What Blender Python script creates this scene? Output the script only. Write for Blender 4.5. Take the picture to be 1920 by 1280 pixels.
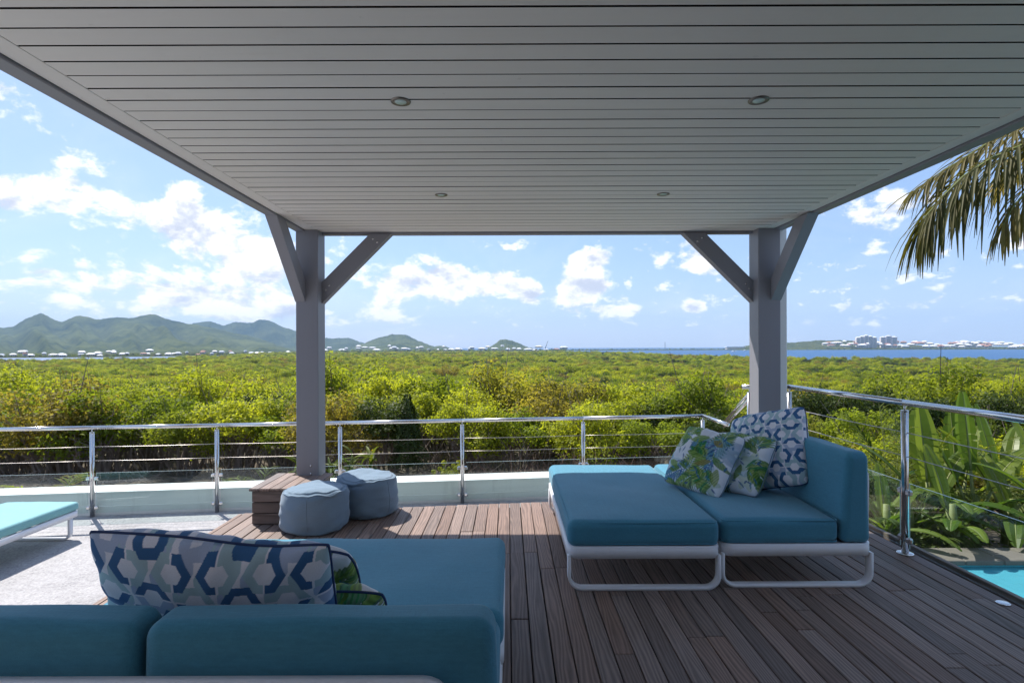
import bpy, bmesh, math, random
import numpy as np
from mathutils import Vector, Matrix

R = math.radians
for o in list(bpy.data.objects): bpy.data.objects.remove(o)
scene = bpy.context.scene
C = scene.collection

# ------------------------------------------------------------------ camera
F = 1067.0; VX, VY = 953.0, 652.0; CAMZ = 1.40
cam_d = bpy.data.cameras.new('camera'); cam = bpy.data.objects.new('camera', cam_d); C.objects.link(cam)
cam.location = (0, 0, CAMZ)
cam.rotation_euler = (R(90), R(0.2), 0)
cam_d.sensor_width = 36; cam_d.lens = F / 1920 * 36
cam_d.shift_x = (960 - VX) / 1920; cam_d.shift_y = (VY - 640) / 1920
cam_d.clip_start = 0.05; cam_d.clip_end = 40000
scene.camera = cam
scene.render.resolution_x = 1024; scene.render.resolution_y = 682

# ------------------------------------------------------------------ light
SUN = Vector((-0.56, 0.60, 1.0)).normalized()          # towards the sun
SUN_EL = math.asin(SUN.z); SUN_AZ = math.atan2(SUN.x, SUN.y)
sd = bpy.data.lights.new('sun', 'SUN'); sd.energy = 4.4; sd.angle = R(0.5); sd.color = (1.0, 0.95, 0.87)
sun = bpy.data.objects.new('sun', sd); C.objects.link(sun)
sun.rotation_euler = SUN.to_track_quat('Z', 'Y').to_euler()
sun.location = (-30, 30, 50)
scene.view_settings.view_transform = 'Standard'
scene.view_settings.look = 'None'
scene.view_settings.exposure = 0.80
scene.view_settings.gamma = 1.0
scene.view_settings.use_white_balance = True            # the camera's white balance
scene.view_settings.white_balance_temperature = 6500; scene.view_settings.white_balance_tint = 12

# ------------------------------------------------------------------ node helpers
class NT:
    def __init__(s, tree): s.t = tree; s.n = tree.nodes; s.l = tree.links
    def node(s, ty, **kw):
        n = s.n.new(ty)
        for k, v in kw.items(): setattr(n, k, v)
        return n
    def put(s, sock, v):
        if v is None: return
        if isinstance(v, bpy.types.NodeSocket): s.l.new(v, sock)
        else: sock.default_value = v
    def m(s, op, a, b=None, c=None, clamp=False):
        n = s.node('ShaderNodeMath', operation=op, use_clamp=clamp)
        for i, v in enumerate((a, b, c)): s.put(n.inputs[i], v)
        return n.outputs[0]
    def vm(s, op, a, b=None, sc=None):
        n = s.node('ShaderNodeVectorMath', operation=op)
        s.put(n.inputs[0], a); s.put(n.inputs[1], b)
        if sc is not None: s.put(n.inputs['Scale'], sc)
        return n.outputs[1] if op in ('LENGTH', 'DOT_PRODUCT', 'DISTANCE') else n.outputs[0]
    def noise(s, vec, scale, detail=2, rough=0.5, dist=0.0, col=False, lac=2.0):
        n = s.node('ShaderNodeTexNoise'); s.put(n.inputs['Vector'], vec)
        n.inputs['Scale'].default_value = scale; n.inputs['Detail'].default_value = detail
        n.inputs['Roughness'].default_value = rough; n.inputs['Distortion'].default_value = dist
        n.inputs['Lacunarity'].default_value = lac
        return n.outputs['Color' if col else 'Fac']
    def ramp(s, fac, stops, interp='LINEAR'):
        n = s.node('ShaderNodeValToRGB'); s.put(n.inputs[0], fac)
        cr = n.color_ramp; cr.interpolation = interp
        while len(cr.elements) > 1: cr.elements.remove(cr.elements[-1])
        cr.elements[0].position = stops[0][0]
        for p, c in stops[1:]: cr.elements.new(p)
        for e, (p, c) in zip(cr.elements, stops):
            e.color = (c, c, c, 1) if not hasattr(c, '__len__') else (c[0], c[1], c[2], 1)
        return n.outputs[0]
    def mix(s, f, a, b, blend='MIX'):
        n = s.node('ShaderNodeMix', data_type='RGBA', blend_type=blend)
        s.put(n.inputs[0], f)
        for i, v in ((6, a), (7, b)):
            if hasattr(v, '__len__') and not isinstance(v, bpy.types.NodeSocket) and len(v) == 3: v = (*v, 1)
            s.put(n.inputs[i], v)
        return n.outputs[2]
    def mapr(s, v, a, b, c=0.0, d=1.0, smooth=False):
        n = s.node('ShaderNodeMapRange', interpolation_type='SMOOTHSTEP' if smooth else 'LINEAR')
        s.put(n.inputs[0], v)
        for i, x in enumerate((a, b, c, d)): s.put(n.inputs[1 + i], x)
        return n.outputs[0]
    def sep(s, v):
        n = s.node('ShaderNodeSeparateXYZ'); s.put(n.inputs[0], v); return n.outputs
    def comb(s, x, y, z):
        n = s.node('ShaderNodeCombineXYZ')
        for i, v in enumerate((x, y, z)): s.put(n.inputs[i], v)
        return n.outputs[0]
    def scale(s, v, xyz): return s.vm('MULTIPLY', v, tuple(xyz))

def mat(name):
    m = bpy.data.materials.new(name); m.use_nodes = True
    t = NT(m.node_tree)
    p = m.node_tree.nodes['Principled BSDF']
    return m, t, p
def bump(t, p, h, strength=0.3, dist=0.01):
    b = t.node('ShaderNodeBump'); b.inputs['Strength'].default_value = strength; b.inputs['Distance'].default_value = dist
    t.put(b.inputs['Height'], h); t.l.new(b.outputs[0], p.inputs['Normal'])

# ------------------------------------------------------------------ world: sky with cumulus
w = bpy.data.worlds.new('World'); scene.world = w; w.use_nodes = True
t = NT(w.node_tree); bg = w.node_tree.nodes['Background']
sky = t.node('ShaderNodeTexSky', sky_type='NISHITA'); sky.sun_disc = False
sky.sun_elevation = SUN_EL; sky.sun_rotation = SUN_AZ
sky.altitude = 10; sky.air_density = 1.0; sky.dust_density = 0.6; sky.ozone_density = 1.5
tc = t.node('ShaderNodeTexCoord')
D = t.vm('NORMALIZE', tc.outputs['Generated'])
dx, dy, dz = t.sep(D)
az = t.m('ARCTAN2', dx, dy); el = t.m('ARCSINE', dz)
# the farther (lower) the smaller the clouds: stretch elevation near the horizon
elw = t.m('POWER', t.m('MAXIMUM', el, 0.002), 0.72)
P = t.comb(t.m('MULTIPLY', az, 1.0), t.m('MULTIPLY', elw, 1.25), t.m('MULTIPLY', t.m('ABSOLUTE', az), 0.0))
def blob_dir(px, py):
    a = math.atan((px - VX) / F); e = math.atan((VY - py) / F * math.cos(a)); return a, e
BL = [  # px, py, rx, ry, weight  (cumulus banks seen from the terrace, as bearings)
 (70, 365, 125, 48, .30), (430, 465, 120, 80, .27), (345, 400, 45, 40, .25), (110, 525, 190, 50, .20), (390, 562, 120, 28, .20),
 (130, 285, 70, 60, .16), (10, 170, 60, 50, .20), (660, 480, 70, 45, .16), (745, 535, 42, 32, .29), (840, 520, 42, 30, .27), (925, 530, 45, 24, .29),
 (1065, 548, 22, 28, .32), (1112, 540, 28, 24, .32), (995, 550, 28, 24, .27), (1100, 486, 32, 17, .32), (1210, 480, 72, 32, .25), (1340, 490, 58, 26, .2),
 (1660, 400, 80, 40, .25), (1665, 465, 60, 20, .18), (1300, 577, 22, 12, .3), (1165, 582, 42, 10, .3),
 (970, 455, 60, 14, .2), (1600, 605, 22, 14, .18), (1640, 610, 16, 10, .16), (1850, 600, 24, 12, .18), (370, 345, 26, 14, .16), (780, 595, 210, 40, .10),
 (1880, 455, 60, 22, .2), (520, 590, 70, 20, .16), (1520, 612, 24, 10, .14)]
msum = None
for px, py, rx, ry, wt in BL:
    a, e = blob_dir(px, py)
    ca = math.cos(a)
    sa = rx / F * ca * ca; se = ry / F * ca
    qx = t.m('MULTIPLY', t.m('SUBTRACT', az, a), 1 / sa); qy = t.m('MULTIPLY', t.m('SUBTRACT', el, e), 1 / se)
    r2 = t.m('ADD', t.m('MULTIPLY', qx, qx), t.m('MULTIPLY', qy, qy))
    g = t.m('MULTIPLY', t.m('EXPONENT', t.m('MULTIPLY', r2, -0.75)), wt)
    msum = g if msum is None else t.m('ADD', msum, g)
# outside the view the same kind of broken cumulus goes on, from low noise alone
side = t.m('ADD', t.mapr(t.m('ABSOLUTE', az), .74, .95), t.mapr(el, .52, .7), clamp=True)
low = t.mapr(t.noise(P, 3.1, 1.0), .5, .72, 0, .32)
msum = t.m('ADD', msum, t.m('MULTIPLY', low, side))
def dens(Pv):
    n1 = t.noise(Pv, 11.0, 9.0, 0.62, 0.15)
    return n1
d0 = dens(P)
d1 = dens(t.vm('ADD', P, (-0.012, 0.03, 0.0)))
den = t.m('ADD', d0, msum)
band = t.m('MULTIPLY', t.mapr(el, .012, .05), t.mapr(el, .20, .09))
den = t.m('ADD', den, t.m('MULTIPLY', band, .025))
alpha = t.mapr(den, 0.635, 0.755, 0, 1, smooth=True)
thin = t.mapr(t.noise(P, 4.0, 6.0, .62, .6), .48, .78, 0, .32)         # thin veil
wisp = t.m('MULTIPLY', t.mapr(el, 0.0, 0.22, 1.0, 0.35), thin)
alpha = t.m('MAXIMUM', alpha, wisp)
puff = t.mapr(t.m('ADD', t.noise(P, 27.0, 7.0, .6, .1), t.m('MULTIPLY', t.m('MULTIPLY', t.mapr(el, .02, .06), t.mapr(el, .17, .11)), .10)), .655, .77, 0, .75, smooth=True)
alpha = t.m('MAXIMUM', alpha, puff)
light = t.mapr(t.m('ADD', t.m('SUBTRACT', d0, d1), t.m('MULTIPLY', t.m('SUBTRACT', den, .72), -0.38)), -0.15, 0.05, 0, 1, smooth=True)
ccol = t.mix(light, (4.7, 5.1, 5.9), (9.0, 8.9, 8.7))
skyc = t.mix(0.45, sky.outputs[0], (2.7, 4.3, 7.6))
hz = t.mapr(el, 0.0, 0.16, 0.42, 0.0, smooth=True)                        # moist air above the sea
skyc = t.mix(hz, skyc, (4.7, 5.8, 7.5))
fade = t.mapr(el, 0.0, 0.05, 0.45, 1.0)
col = t.mix(t.m('MULTIPLY', alpha, fade), skyc, ccol)
t.l.new(col, bg.inputs[0]); bg.inputs[1].default_value = 0.09

# ------------------------------------------------------------------ object helpers
def tag(o, label=None, cat=None, group=None, kind=None):
    if label: o['label'] = label
    if cat: o['category'] = cat
    if group: o['group'] = group
    if kind: o['kind'] = kind
    return o
def link(o, parent=None):
    C.objects.link(o)
    if parent is not None: o.parent = parent
    return o
def empty(name, loc=(0, 0, 0), rz=0.0):
    o = bpy.data.objects.new(name, None); C.objects.link(o); o.location = loc; o.rotation_euler = (0, 0, rz)
    o.empty_display_size = 0.1
    return o
def me_new(name, V, Fc, m=None, smooth=False):
    me = bpy.data.meshes.new(name)
    me.from_pydata([tuple(v) for v in V], [], [tuple(f) for f in Fc]); me.update()
    if smooth: me.polygons.foreach_set('use_smooth', [True] * len(me.polygons))
    if m is not None:
        for x in (m if isinstance(m, (list, tuple)) else [m]): me.materials.append(x)
    return me
def ob(name, me, parent=None, loc=(0, 0, 0), rot=(0, 0, 0), sc=(1, 1, 1)):
    o = bpy.data.objects.new(name, me); link(o, parent); o.location = loc; o.rotation_euler = rot; o.scale = sc
    return o
class MB:
    def __init__(s): s.V = []; s.F = []; s.I = []; s.mi = 0
    def add(s, V, Fc):
        b = len(s.V); s.V += [tuple(v) for v in V]; s.F += [tuple(i + b for i in f) for f in Fc]; s.I += [s.mi] * len(Fc)
    def box(s, x0, x1, y0, y1, z0, z1, c=0.0):
        s.add(*cbox(x0, x1, y0, y1, z0, z1, c))
    def tube(s, pts, r, n=8, cap=True): s.add(*tube(pts, r, n, cap))
    def build(s, name, m, parent=None, smooth=False, **kw):
        me = me_new(name, s.V, s.F, m, smooth)
        if any(s.I): me.polygons.foreach_set('material_index', s.I)
        return ob(name, me, parent, **kw)
def cbox(x0, x1, y0, y1, z0, z1, c=0.0):
    if c <= 0:
        V = [(x, y, z) for x in (x0, x1) for y in (y0, y1) for z in (z0, z1)]
        return V, [(0, 1, 3, 2), (4, 6, 7, 5), (0, 4, 5, 1), (2, 3, 7, 6), (0, 2, 6, 4), (1, 5, 7, 3)]
    lo = (x0, y0, z0); hi = (x1, y1, z1); V = []; idx = {}
    for k in range(8):
        s = [(k >> i) & 1 for i in range(3)]
        for ax in range(3):
            p = [(hi[i] if s[i] else lo[i]) for i in range(3)]
            for i in range(3):
                if i != ax: p[i] += -c if s[i] else c
            idx[(k, ax)] = len(V); V.append(tuple(p))
    Fc = []
    for ax in range(3):
        a, b = (ax + 1) % 3, (ax + 2) % 3
        for sd_ in (0, 1):
            q = []
            for (u, v) in ((0, 0), (1, 0), (1, 1), (0, 1)):
                k = (sd_ << ax) | (u << a) | (v << b); q.append(idx[(k, ax)])
            Fc.append(q if sd_ else q[::-1])
        for u in (0, 1):
            for v in (0, 1):
                k0 = (u << a) | (v << b); k1 = k0 | (1 << ax)
                q = [idx[(k0, a)], idx[(k1, a)], idx[(k1, b)], idx[(k0, b)]]
                Fc.append(q if (u ^ v) == 0 else q[::-1])
    for k in range(8):
        q = [idx[(k, 0)], idx[(k, 1)], idx[(k, 2)]]
        par = bin(k).count('1') % 2
        Fc.append(q if par else q[::-1])
    return V, Fc
def frames(pts, closed=False):
    pts = [Vector(p) for p in pts]; n = len(pts); T = []
    for i in range(n):
        if closed: d = pts[(i + 1) % n] - pts[i - 1]
        else: d = pts[min(i + 1, n - 1)] - pts[max(i - 1, 0)]
        T.append(d.normalized() if d.length > 1e-9 else Vector((0, 0, 1)))
    up = Vector((0, 0, 1)) if abs(T[0].z) < 0.9 else Vector((0, 1, 0))
    N = (up - T[0] * up.dot(T[0])).normalized(); out = []
    for i in range(n):
        N = (N - T[i] * N.dot(T[i]))
        N = N.normalized() if N.length > 1e-6 else T[i].orthogonal().normalized()
        out.append((pts[i], N, T[i].cross(N)))
    return out
def tube(pts, r, n=8, cap=True, closed=False):
    fr = frames(pts, closed); V = []; Fc = []
    for i, (p, N, B) in enumerate(fr):
        rr = r[i] if hasattr(r, '__len__') else r
        for k in range(n):
            a = 2 * math.pi * k / n; V.append(p + N * (rr * math.cos(a)) + B * (rr * math.sin(a)))
    m = len(fr)
    for i in range(m if closed else m - 1):
        j = (i + 1) % m
        for k in range(n):
            k2 = (k + 1) % n; Fc.append((i * n + k, i * n + k2, j * n + k2, j * n + k))
    if cap and not closed:
        Fc.append(tuple(range(n))[::-1]); Fc.append(tuple((m - 1) * n + k for k in range(n)))
    return V, Fc
def sweep_rect(pts, wdt, hgt, axis, closed=False):
    """flat bar along pts; axis = constant width direction"""
    A = Vector(axis); fr = [Vector(p) for p in pts]; n = len(fr); V = []; Fc = []
    for i in range(n):
        d = (fr[(i + 1) % n] - fr[i - 1]) if closed else fr[min(i + 1, n - 1)] - fr[max(i - 1, 0)]
        d.normalize(); N = d.cross(A).normalized()
        for a, b in ((-1, -1), (1, -1), (1, 1), (-1, 1)):
            V.append(fr[i] + A * (a * wdt / 2) + N * (b * hgt / 2))
    for i in range(n if closed else n - 1):
        j = (i + 1) % n
        for k in range(4):
            k2 = (k + 1) % 4; Fc.append((i * 4 + k, i * 4 + k2, j * 4 + k2, j * 4 + k))
    if not closed: Fc.append((3, 2, 1, 0)); Fc.append(tuple((n - 1) * 4 + k for k in range(4)))
    return V, Fc
def lathe(prof, n=24, close_top=True):
    V = []; Fc = []
    for r, z in prof:
        for k in range(n):
            a = 2 * math.pi * k / n; V.append((r * math.cos(a), r * math.sin(a), z))
    for i in range(len(prof) - 1):
        for k in range(n):
            k2 = (k + 1) % n; Fc.append((i * n + k, i * n + k2, (i + 1) * n + k2, (i + 1) * n + k))
    Fc.append(tuple(range(n))[::-1]); Fc.append(tuple((len(prof) - 1) * n + k for k in range(n)))
    return V, Fc
def fnoise(seed):
    """cheap smooth 3-D noise from random sines"""
    rg = np.random.RandomState(seed); K = rg.normal(size=(14, 3)); ph = rg.uniform(0, 6.28, 14)
    def f(P, s=1.0):
        return np.sin((np.asarray(P) * s) @ K.T + ph).sum(-1) / 5.3
    return f
def rbox(hx, hy, hz, r, crown=0.0, ncell=10, seed=0, wr=0.0055, pinch=0.0):
    """soft upholstered block centred on the origin"""
    ang = np.linspace(0, math.pi / 4, 5)
    def ax(h):
        e = np.tan(ang) * r
        inner = np.linspace(-(h - r), h - r, ncell + 1)
        return np.concatenate([-(h - r) - e[::-1][:-1], inner, (h - r) + e[1:]])
    H = (hx, hy, hz); A = [ax(h) for h in H]; verts = {}; V = []; Fc = []
    def vid(p):
        k = tuple(round(c, 5) for c in p)
        if k not in verts: verts[k] = len(V); V.append(p)
        return verts[k]
    for d in range(3):
        a, b = (d + 1) % 3, (d + 2) % 3
        for s in (-1, 1):
            for i in range(len(A[a]) - 1):
                for j in range(len(A[b]) - 1):
                    q = []
                    for (u, v) in ((i, j), (i + 1, j), (i + 1, j + 1), (i, j + 1)):
                        p = [0, 0, 0]; p[d] = s * H[d]; p[a] = A[a][u]; p[b] = A[b][v]; q.append(vid(tuple(p)))
                    Fc.append(q if s > 0 else q[::-1])
    V = np.array(V); Q = np.clip(V, -(np.array(H) - r), np.array(H) - r); Dv = V - Q
    L = np.linalg.norm(Dv, axis=1, keepdims=True); V = Q + Dv / np.maximum(L, 1e-9) * r
    u = V / np.array(H)
    f = fnoise(seed)
    V[:, 2] += crown * np.clip(1 - u[:, 0] ** 2, 0, 1) ** .6 * np.clip(1 - u[:, 1] ** 2, 0, 1) ** .6 * (u[:, 2] > 0)
    n = Dv / np.maximum(L, 1e-9)
    V += n * (wr * (f(V, 4.0) + 0.5 * f(V, 11.0)))[:, None]
    return V, Fc

# ------------------------------------------------------------------ materials
def simple(name, col, rough=0.5, metal=0.0, nscale=None, namt=0.15, bstr=0.0, bscale=200, spec=None):
    m, t, p = mat(name)
    if nscale:
        g = t.node('ShaderNodeNewGeometry')
        n = t.noise(g.outputs['Position'], nscale, 5, .6)
        c = t.mix(n, [max(0, x * (1 - namt)) for x in col], [min(1, x * (1 + namt)) for x in col])
        t.l.new(c, p.inputs['Base Color'])
        if bstr: bump(t, p, t.noise(g.outputs['Position'], bscale, 3), bstr, .002)
    else: p.inputs['Base Color'].default_value = (*col, 1)
    p.inputs['Roughness'].default_value = rough; p.inputs['Metallic'].default_value = metal
    if spec is not None: p.inputs['Specular IOR Level'].default_value = spec
    return m

def wood_mat(name, axis, base, var, warm, grey=1.0):
    m, t, p = mat(name)
    g = t.node('ShaderNodeNewGeometry'); oi = t.node('ShaderNodeObjectInfo')
    rnd = oi.outputs['Random']
    off = t.vm('SCALE', (37.0, 91.0, 53.0), sc=rnd)
    pos = t.vm('ADD', g.outputs['Position'], off)
    s = [1.0, 1.0, 1.0]; s[axis] = 0.09
    q = t.scale(pos, s)
    rings = t.node('ShaderNodeTexWave', wave_type='BANDS', bands_direction='X' if axis == 1 else 'Y')
    wq = t.vm('ADD', q, t.vm('SCALE', t.noise(q, 7.0, 2, .5, col=True), sc=0.16))
    t.put(rings.inputs['Vector'], wq); rings.inputs['Scale'].default_value = 17; rings.inputs['Distortion'].default_value = 5
    rings.inputs['Detail'].default_value = 2; rings.inputs['Detail Scale'].default_value = 1.2
    s2 = [160.0, 160.0, 160.0]; s2[axis] = 5.0
    fine = t.noise(t.scale(pos, s2), 1.0, 3, .6)
    blot = t.noise(pos, 3.0, 4, .6)
    k = t.m('ADD', t.m('MULTIPLY', rings.outputs['Fac'], .34), t.m('ADD', t.m('MULTIPLY', fine, .5), t.m('MULTIPLY', blot, .30)))
    b = Vector(base)
    lo = b * 0.62; hi = b * 1.38
    c = t.mix(t.mapr(k, .32, .85), tuple(lo), tuple(hi))
    # board to board: from silver grey to brown
    tone = t.m('FRACT', t.m('MULTIPLY', rnd, 13.7))
    c = t.mix(t.m('MULTIPLY', t.mapr(tone, .45, 1.0), .75), c, t.mix(1.0, c, tuple(warm), 'MULTIPLY'))
    br = t.mapr(t.m('FRACT', t.m('MULTIPLY', rnd, 71.3)), 0, 1, 1 - var, 1 + var)
    c = t.mix(1.0, c, t.comb(br, br, br), 'MULTIPLY')
    t.l.new(c, p.inputs['Base Color'])
    p.inputs['Roughness'].default_value = 0.62; p.inputs['Specular IOR Level'].default_value = 0.35
    bump(t, p, t.m('ADD', t.m('MULTIPLY', fine, .6), t.m('MULTIPLY', rings.outputs['Fac'], .3)), .35, .0025)
    return m

M = {}
M['deck'] = wood_mat('deck_wood', 1, (.205, .156, .134), .24, (1.0, .82, .70))
M['deckx'] = wood_mat('box_wood', 0, (.115, .088, .078), .28, (1.0, .78, .62))
M['boxtop'] = wood_mat('box_top_wood', 1, (.19, .155, .142), .25, (1.0, .80, .66))
M['dark'] = simple('gap_shade_paint', (.012, .011, .010), .9)  # near-black colour standing in for shade in the ceiling gaps
M['joist'] = simple('joist', (.02, .016, .013), .9)

def paint_mat(name, col, rough, axis=0, nz=.06, streak=.12):
    m, t, p = mat(name)
    g = t.node('ShaderNodeNewGeometry'); oi = t.node('ShaderNodeObjectInfo')
    s = [30.0, 30.0, 30.0]; s[axis] = 2.0
    n = t.noise(t.scale(g.outputs['Position'], s), 1.0, 4, .65)
    big = t.noise(g.outputs['Position'], 1.3, 4, .6)
    spots = t.mapr(t.noise(g.outputs['Position'], 26.0, 2, .5), .74, .78, 0, .35)
    k = t.m('ADD', t.m('ADD', t.m('MULTIPLY', n, .5), t.m('MULTIPLY', big, .7)), t.m('MULTIPLY', oi.outputs['Random'], .35))
    c = t.mix(t.mapr(k, .3, 1.2), [x * (1 - nz) for x in col], [min(1, x * (1 + nz)) for x in col])
    stk = t.noise(t.scale(g.outputs['Position'], (5.0, 5.0, .5)), 1.0, 5, .65)
    c = t.mix(t.mapr(stk, .56, .80, 0, streak), c, [x * .55 for x in col])
    c = t.mix(spots, c, [x * .72 for x in col])
    t.l.new(c, p.inputs['Base Color']); p.inputs['Roughness'].default_value = rough
    bump(t, p, n, .12, .002)
    return m
M['ceil'] = paint_mat('ceiling_paint', (.75, .715, .675), .50)
M['grey'] = paint_mat('grey_paint', (.235, .235, .262), .45, 2, .05)
M['wall'] = paint_mat('white_wall_paint', (.74, .74, .72), .7, 0, .09, .55)
M['gable'] = paint_mat('rear_wall_paint', (.20, .19, .18), .7, 0, .07)
M['pipe'] = simple('white_pipe', (.75, .77, .75), .35)
M['steel'] = simple('polished_steel', (.66, .65, .64), .17, 1.0, 9, .06)
M['cable'] = simple('steel_cable', (.50, .47, .44), .4, 1.0)
M['white'] = simple('white_powder_coat', (.80, .81, .84), .42, 0, 40, .03)
M['black'] = simple('dark_rubber', (.03, .03, .03), .6)

def glass_mat():
    m, t, p = mat('clear_glass')
    t.n.remove(p); out = t.n['Material Output']
    tr = t.node('ShaderNodeBsdfTransparent'); tr.inputs[0].default_value = (.90, .955, .945, 1)
    gl = t.node('ShaderNodeBsdfGlossy'); gl.inputs['Roughness'].default_value = .02
    lw = t.node('ShaderNodeLayerWeight'); lw.inputs[0].default_value = .5
    fac = t.m('ADD', t.m('MULTIPLY', t.m('POWER', lw.outputs['Facing'], 5.0), .80), .035)
    mx = t.node('ShaderNodeMixShader'); t.l.new(fac, mx.inputs[0]); t.l.new(tr.outputs[0], mx.inputs[1]); t.l.new(gl.outputs[0], mx.inputs[2])
    t.l.new(mx.outputs[0], out.inputs[0]); return m
M['glass'] = glass_mat()
M['glassedge'] = simple('glass_edge', (.55, .70, .68), .15)

def fabric(name, col, weave=900.0, amt=.24):
    m, t, p = mat(name)
    tcn = t.node('ShaderNodeTexCoord'); oc = tcn.outputs['Object']
    a = t.noise(t.scale(oc, (1, .12, 1)), weave * .35, 2, .6); b = t.noise(t.scale(oc, (.12, 1, .3)), weave * .35, 2, .6)
    big = t.noise(oc, 3.5, 4, .6); slub = t.noise(t.scale(oc, (.06, 1, 1)), 130, 2, .6)
    k = t.m('ADD', t.m('MULTIPLY', t.m('ADD', a, b), .34), t.m('ADD', t.m('MULTIPLY', big, .22), t.m('MULTIPLY', slub, .25)))
    c = t.mix(t.mapr(k, .3, .85), [x * (1 - amt) for x in col], [min(1, x * (1 + amt)) for x in col])
    t.l.new(c, p.inputs['Base Color']); p.inputs['Roughness'].default_value = .9
    p.inputs['Sheen Weight'].default_value = .25; p.inputs['Sheen Roughness'].default_value = .5
    p.inputs['Specular IOR Level'].default_value = .2
    bump(t, p, t.m('ADD', t.m('ADD', a, b), t.m('MULTIPLY', slub, .8)), .35, .0015)
    return m
M['teal'] = fabric('turquoise_canvas', (.066, .255, .362))
M['aqua'] = fabric('pale_aqua_canvas', (.22, .47, .48))
M['denim'] = fabric('blue_grey_canvas', (.17, .25, .33), amt=.12)
M['navy'] = simple('navy_cord', (.02, .045, .13), .8, 0, 300, .2)

def print_mat(name):
    m, t, p = mat(name)
    at = t.node('ShaderNodeAttribute'); at.attribute_name = 'print'
    tcn = t.node('ShaderNodeTexCoord')
    n = t.noise(tcn.outputs['Object'], 420, 2, .6)
    v = t.mapr(n, .25, .75, .9, 1.06)
    c = t.mix(1.0, at.outputs['Color'], t.comb(v, v, v), 'MULTIPLY')
    t.l.new(c, p.inputs['Base Color']); p.inputs['Roughness'].default_value = .85; p.inputs['Specular IOR Level'].default_value = .2
    p.inputs['Sheen Weight'].default_value = .15
    bump(t, p, n, .25, .001)
    return m
M['print'] = print_mat('printed_cotton')

def floor_mat():
    m, t, p = mat('washed_grey_floor')
    g = t.node('ShaderNodeNewGeometry'); pos = g.outputs['Position']
    f = t.noise(pos, 55, 4, .75); b = t.noise(pos, 1.3, 6, .65); mid = t.noise(pos, 14, 4, .7)
    k = t.m('ADD', t.m('MULTIPLY', f, .65), t.m('ADD', t.m('MULTIPLY', b, .35), t.m('MULTIPLY', mid, .25)))
    c = t.ramp(k, [(.40, (.12, .12, .125)), (.60, (.33, .325, .33)), (.82, (.52, .51, .51))])
    t.l.new(c, p.inputs['Base Color']); p.inputs['Roughness'].default_value = .85
    bump(t, p, t.m('ADD', f, mid), .6, .006); return m
M['floor'] = floor_mat()

def ground_mat():
    m, t, p = mat('dry_ground')
    g = t.node('ShaderNodeNewGeometry'); pos = g.outputs['Position']
    a = t.noise(pos, .6, 5, .65); b = t.noise(pos, 9, 5, .7); f = t.noise(pos, 60, 3, .7)
    k = t.m('ADD', t.m('MULTIPLY', a, .5), t.m('ADD', t.m('MULTIPLY', b, .4), t.m('MULTIPLY', f, .3)))
    c = t.ramp(k, [(.35, (.035, .026, .020)), (.6, (.10, .075, .055)), (.85, (.22, .17, .125))])
    far = t.ramp(t.noise(pos, .05, 4, .7), [(.35, (.05, .075, .018)), (.7, (.12, .13, .035))])
    y = t.sep(pos)[1]
    c = t.mix(t.mapr(y, 16, 40), c, far)
    t.l.new(c, p.inputs['Base Color']); p.inputs['Roughness'].default_value = .95
    bump(t, p, t.m('ADD', b, f), .8, .03); return m
M['ground'] = ground_mat()

def leaf_mat(name, c_lo, c_hi, trans=.45, odd=None, rough=.6):
    m, t, p = mat(name)
    oi = t.node('ShaderNodeObjectInfo'); g = t.node('ShaderNodeNewGeometry')
    n = t.noise(g.outputs['Position'], .8, 3, .6); n2 = t.noise(g.outputs['Position'], 7, 2, .5)
    k = t.m('ADD', t.m('MULTIPLY', oi.outputs['Random'], .62), t.m('ADD', t.m('MULTIPLY', n, .35), t.m('MULTIPLY', n2, .25)))
    c = t.mix(t.mapr(k, .28, .92), c_lo, c_hi)
    if odd:
        c = t.mix(t.mapr(t.m('FRACT', t.m('MULTIPLY', oi.outputs['Random'], 17.3)), .80, .9, 0, .8), c, odd)
    t.l.new(c, p.inputs['Base Color']); p.inputs['Roughness'].default_value = rough
    p.inputs['Specular IOR Level'].default_value = .22
    tl = t.node('ShaderNodeBsdfTranslucent'); t.l.new(t.mix(1.0, c, (1.5, 1.45, .7), 'MULTIPLY'), tl.inputs[0])
    mx = t.node('ShaderNodeMixShader'); mx.inputs[0].default_value = trans
    t.l.new(p.outputs[0], mx.inputs[1]); t.l.new(tl.outputs[0], mx.inputs[2])
    t.l.new(mx.outputs[0], t.n['Material Output'].inputs[0]); return m
M['leafA'] = leaf_mat('mangrove_leaf', (.066, .118, .014), (.255, .312, .030), .58, (.20, .155, .06))
M['leafB'] = leaf_mat('yellow_green_leaf', (.135, .182, .018), (.365, .395, .035), .58, (.24, .19, .05))
M['leafD'] = leaf_mat('dark_leaf', (.022, .045, .012), (.075, .105, .02), .35)
M['leafP'] = leaf_mat('palm_leaf', (.040, .075, .012), (.13, .16, .025), .35)
M['leafO'] = leaf_mat('olive_palm_leaf', (.050, .060, .016), (.27, .20, .06), .35)
M['banana'] = leaf_mat('banana_leaf', (.055, .115, .016), (.19, .25, .04), .50, rough=.35)
M['spurge'] = leaf_mat('lime_leaf', (.22, .24, .03), (.36, .36, .05), .35)
M['twig'] = simple('twig_bark', (.17, .135, .11), .9, 0, 6, .5)
M['redtwig'] = simple('dry_red_twig', (.20, .115, .085), .9, 0, 6, .4)
M['trunk'] = simple('palm_trunk', (.20, .16, .12), .9, 0, 9, .4)
M['stalk'] = simple('green_stalk', (.16, .19, .05), .6, 0, 6, .3)
M['straw'] = simple('dry_straw_leaf', (.36, .25, .13), .8, 0, 12, .3)
M['rust'] = simple('rusty_dead_leaf', (.38, .15, .04), .85, 0, 12, .3)

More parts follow.
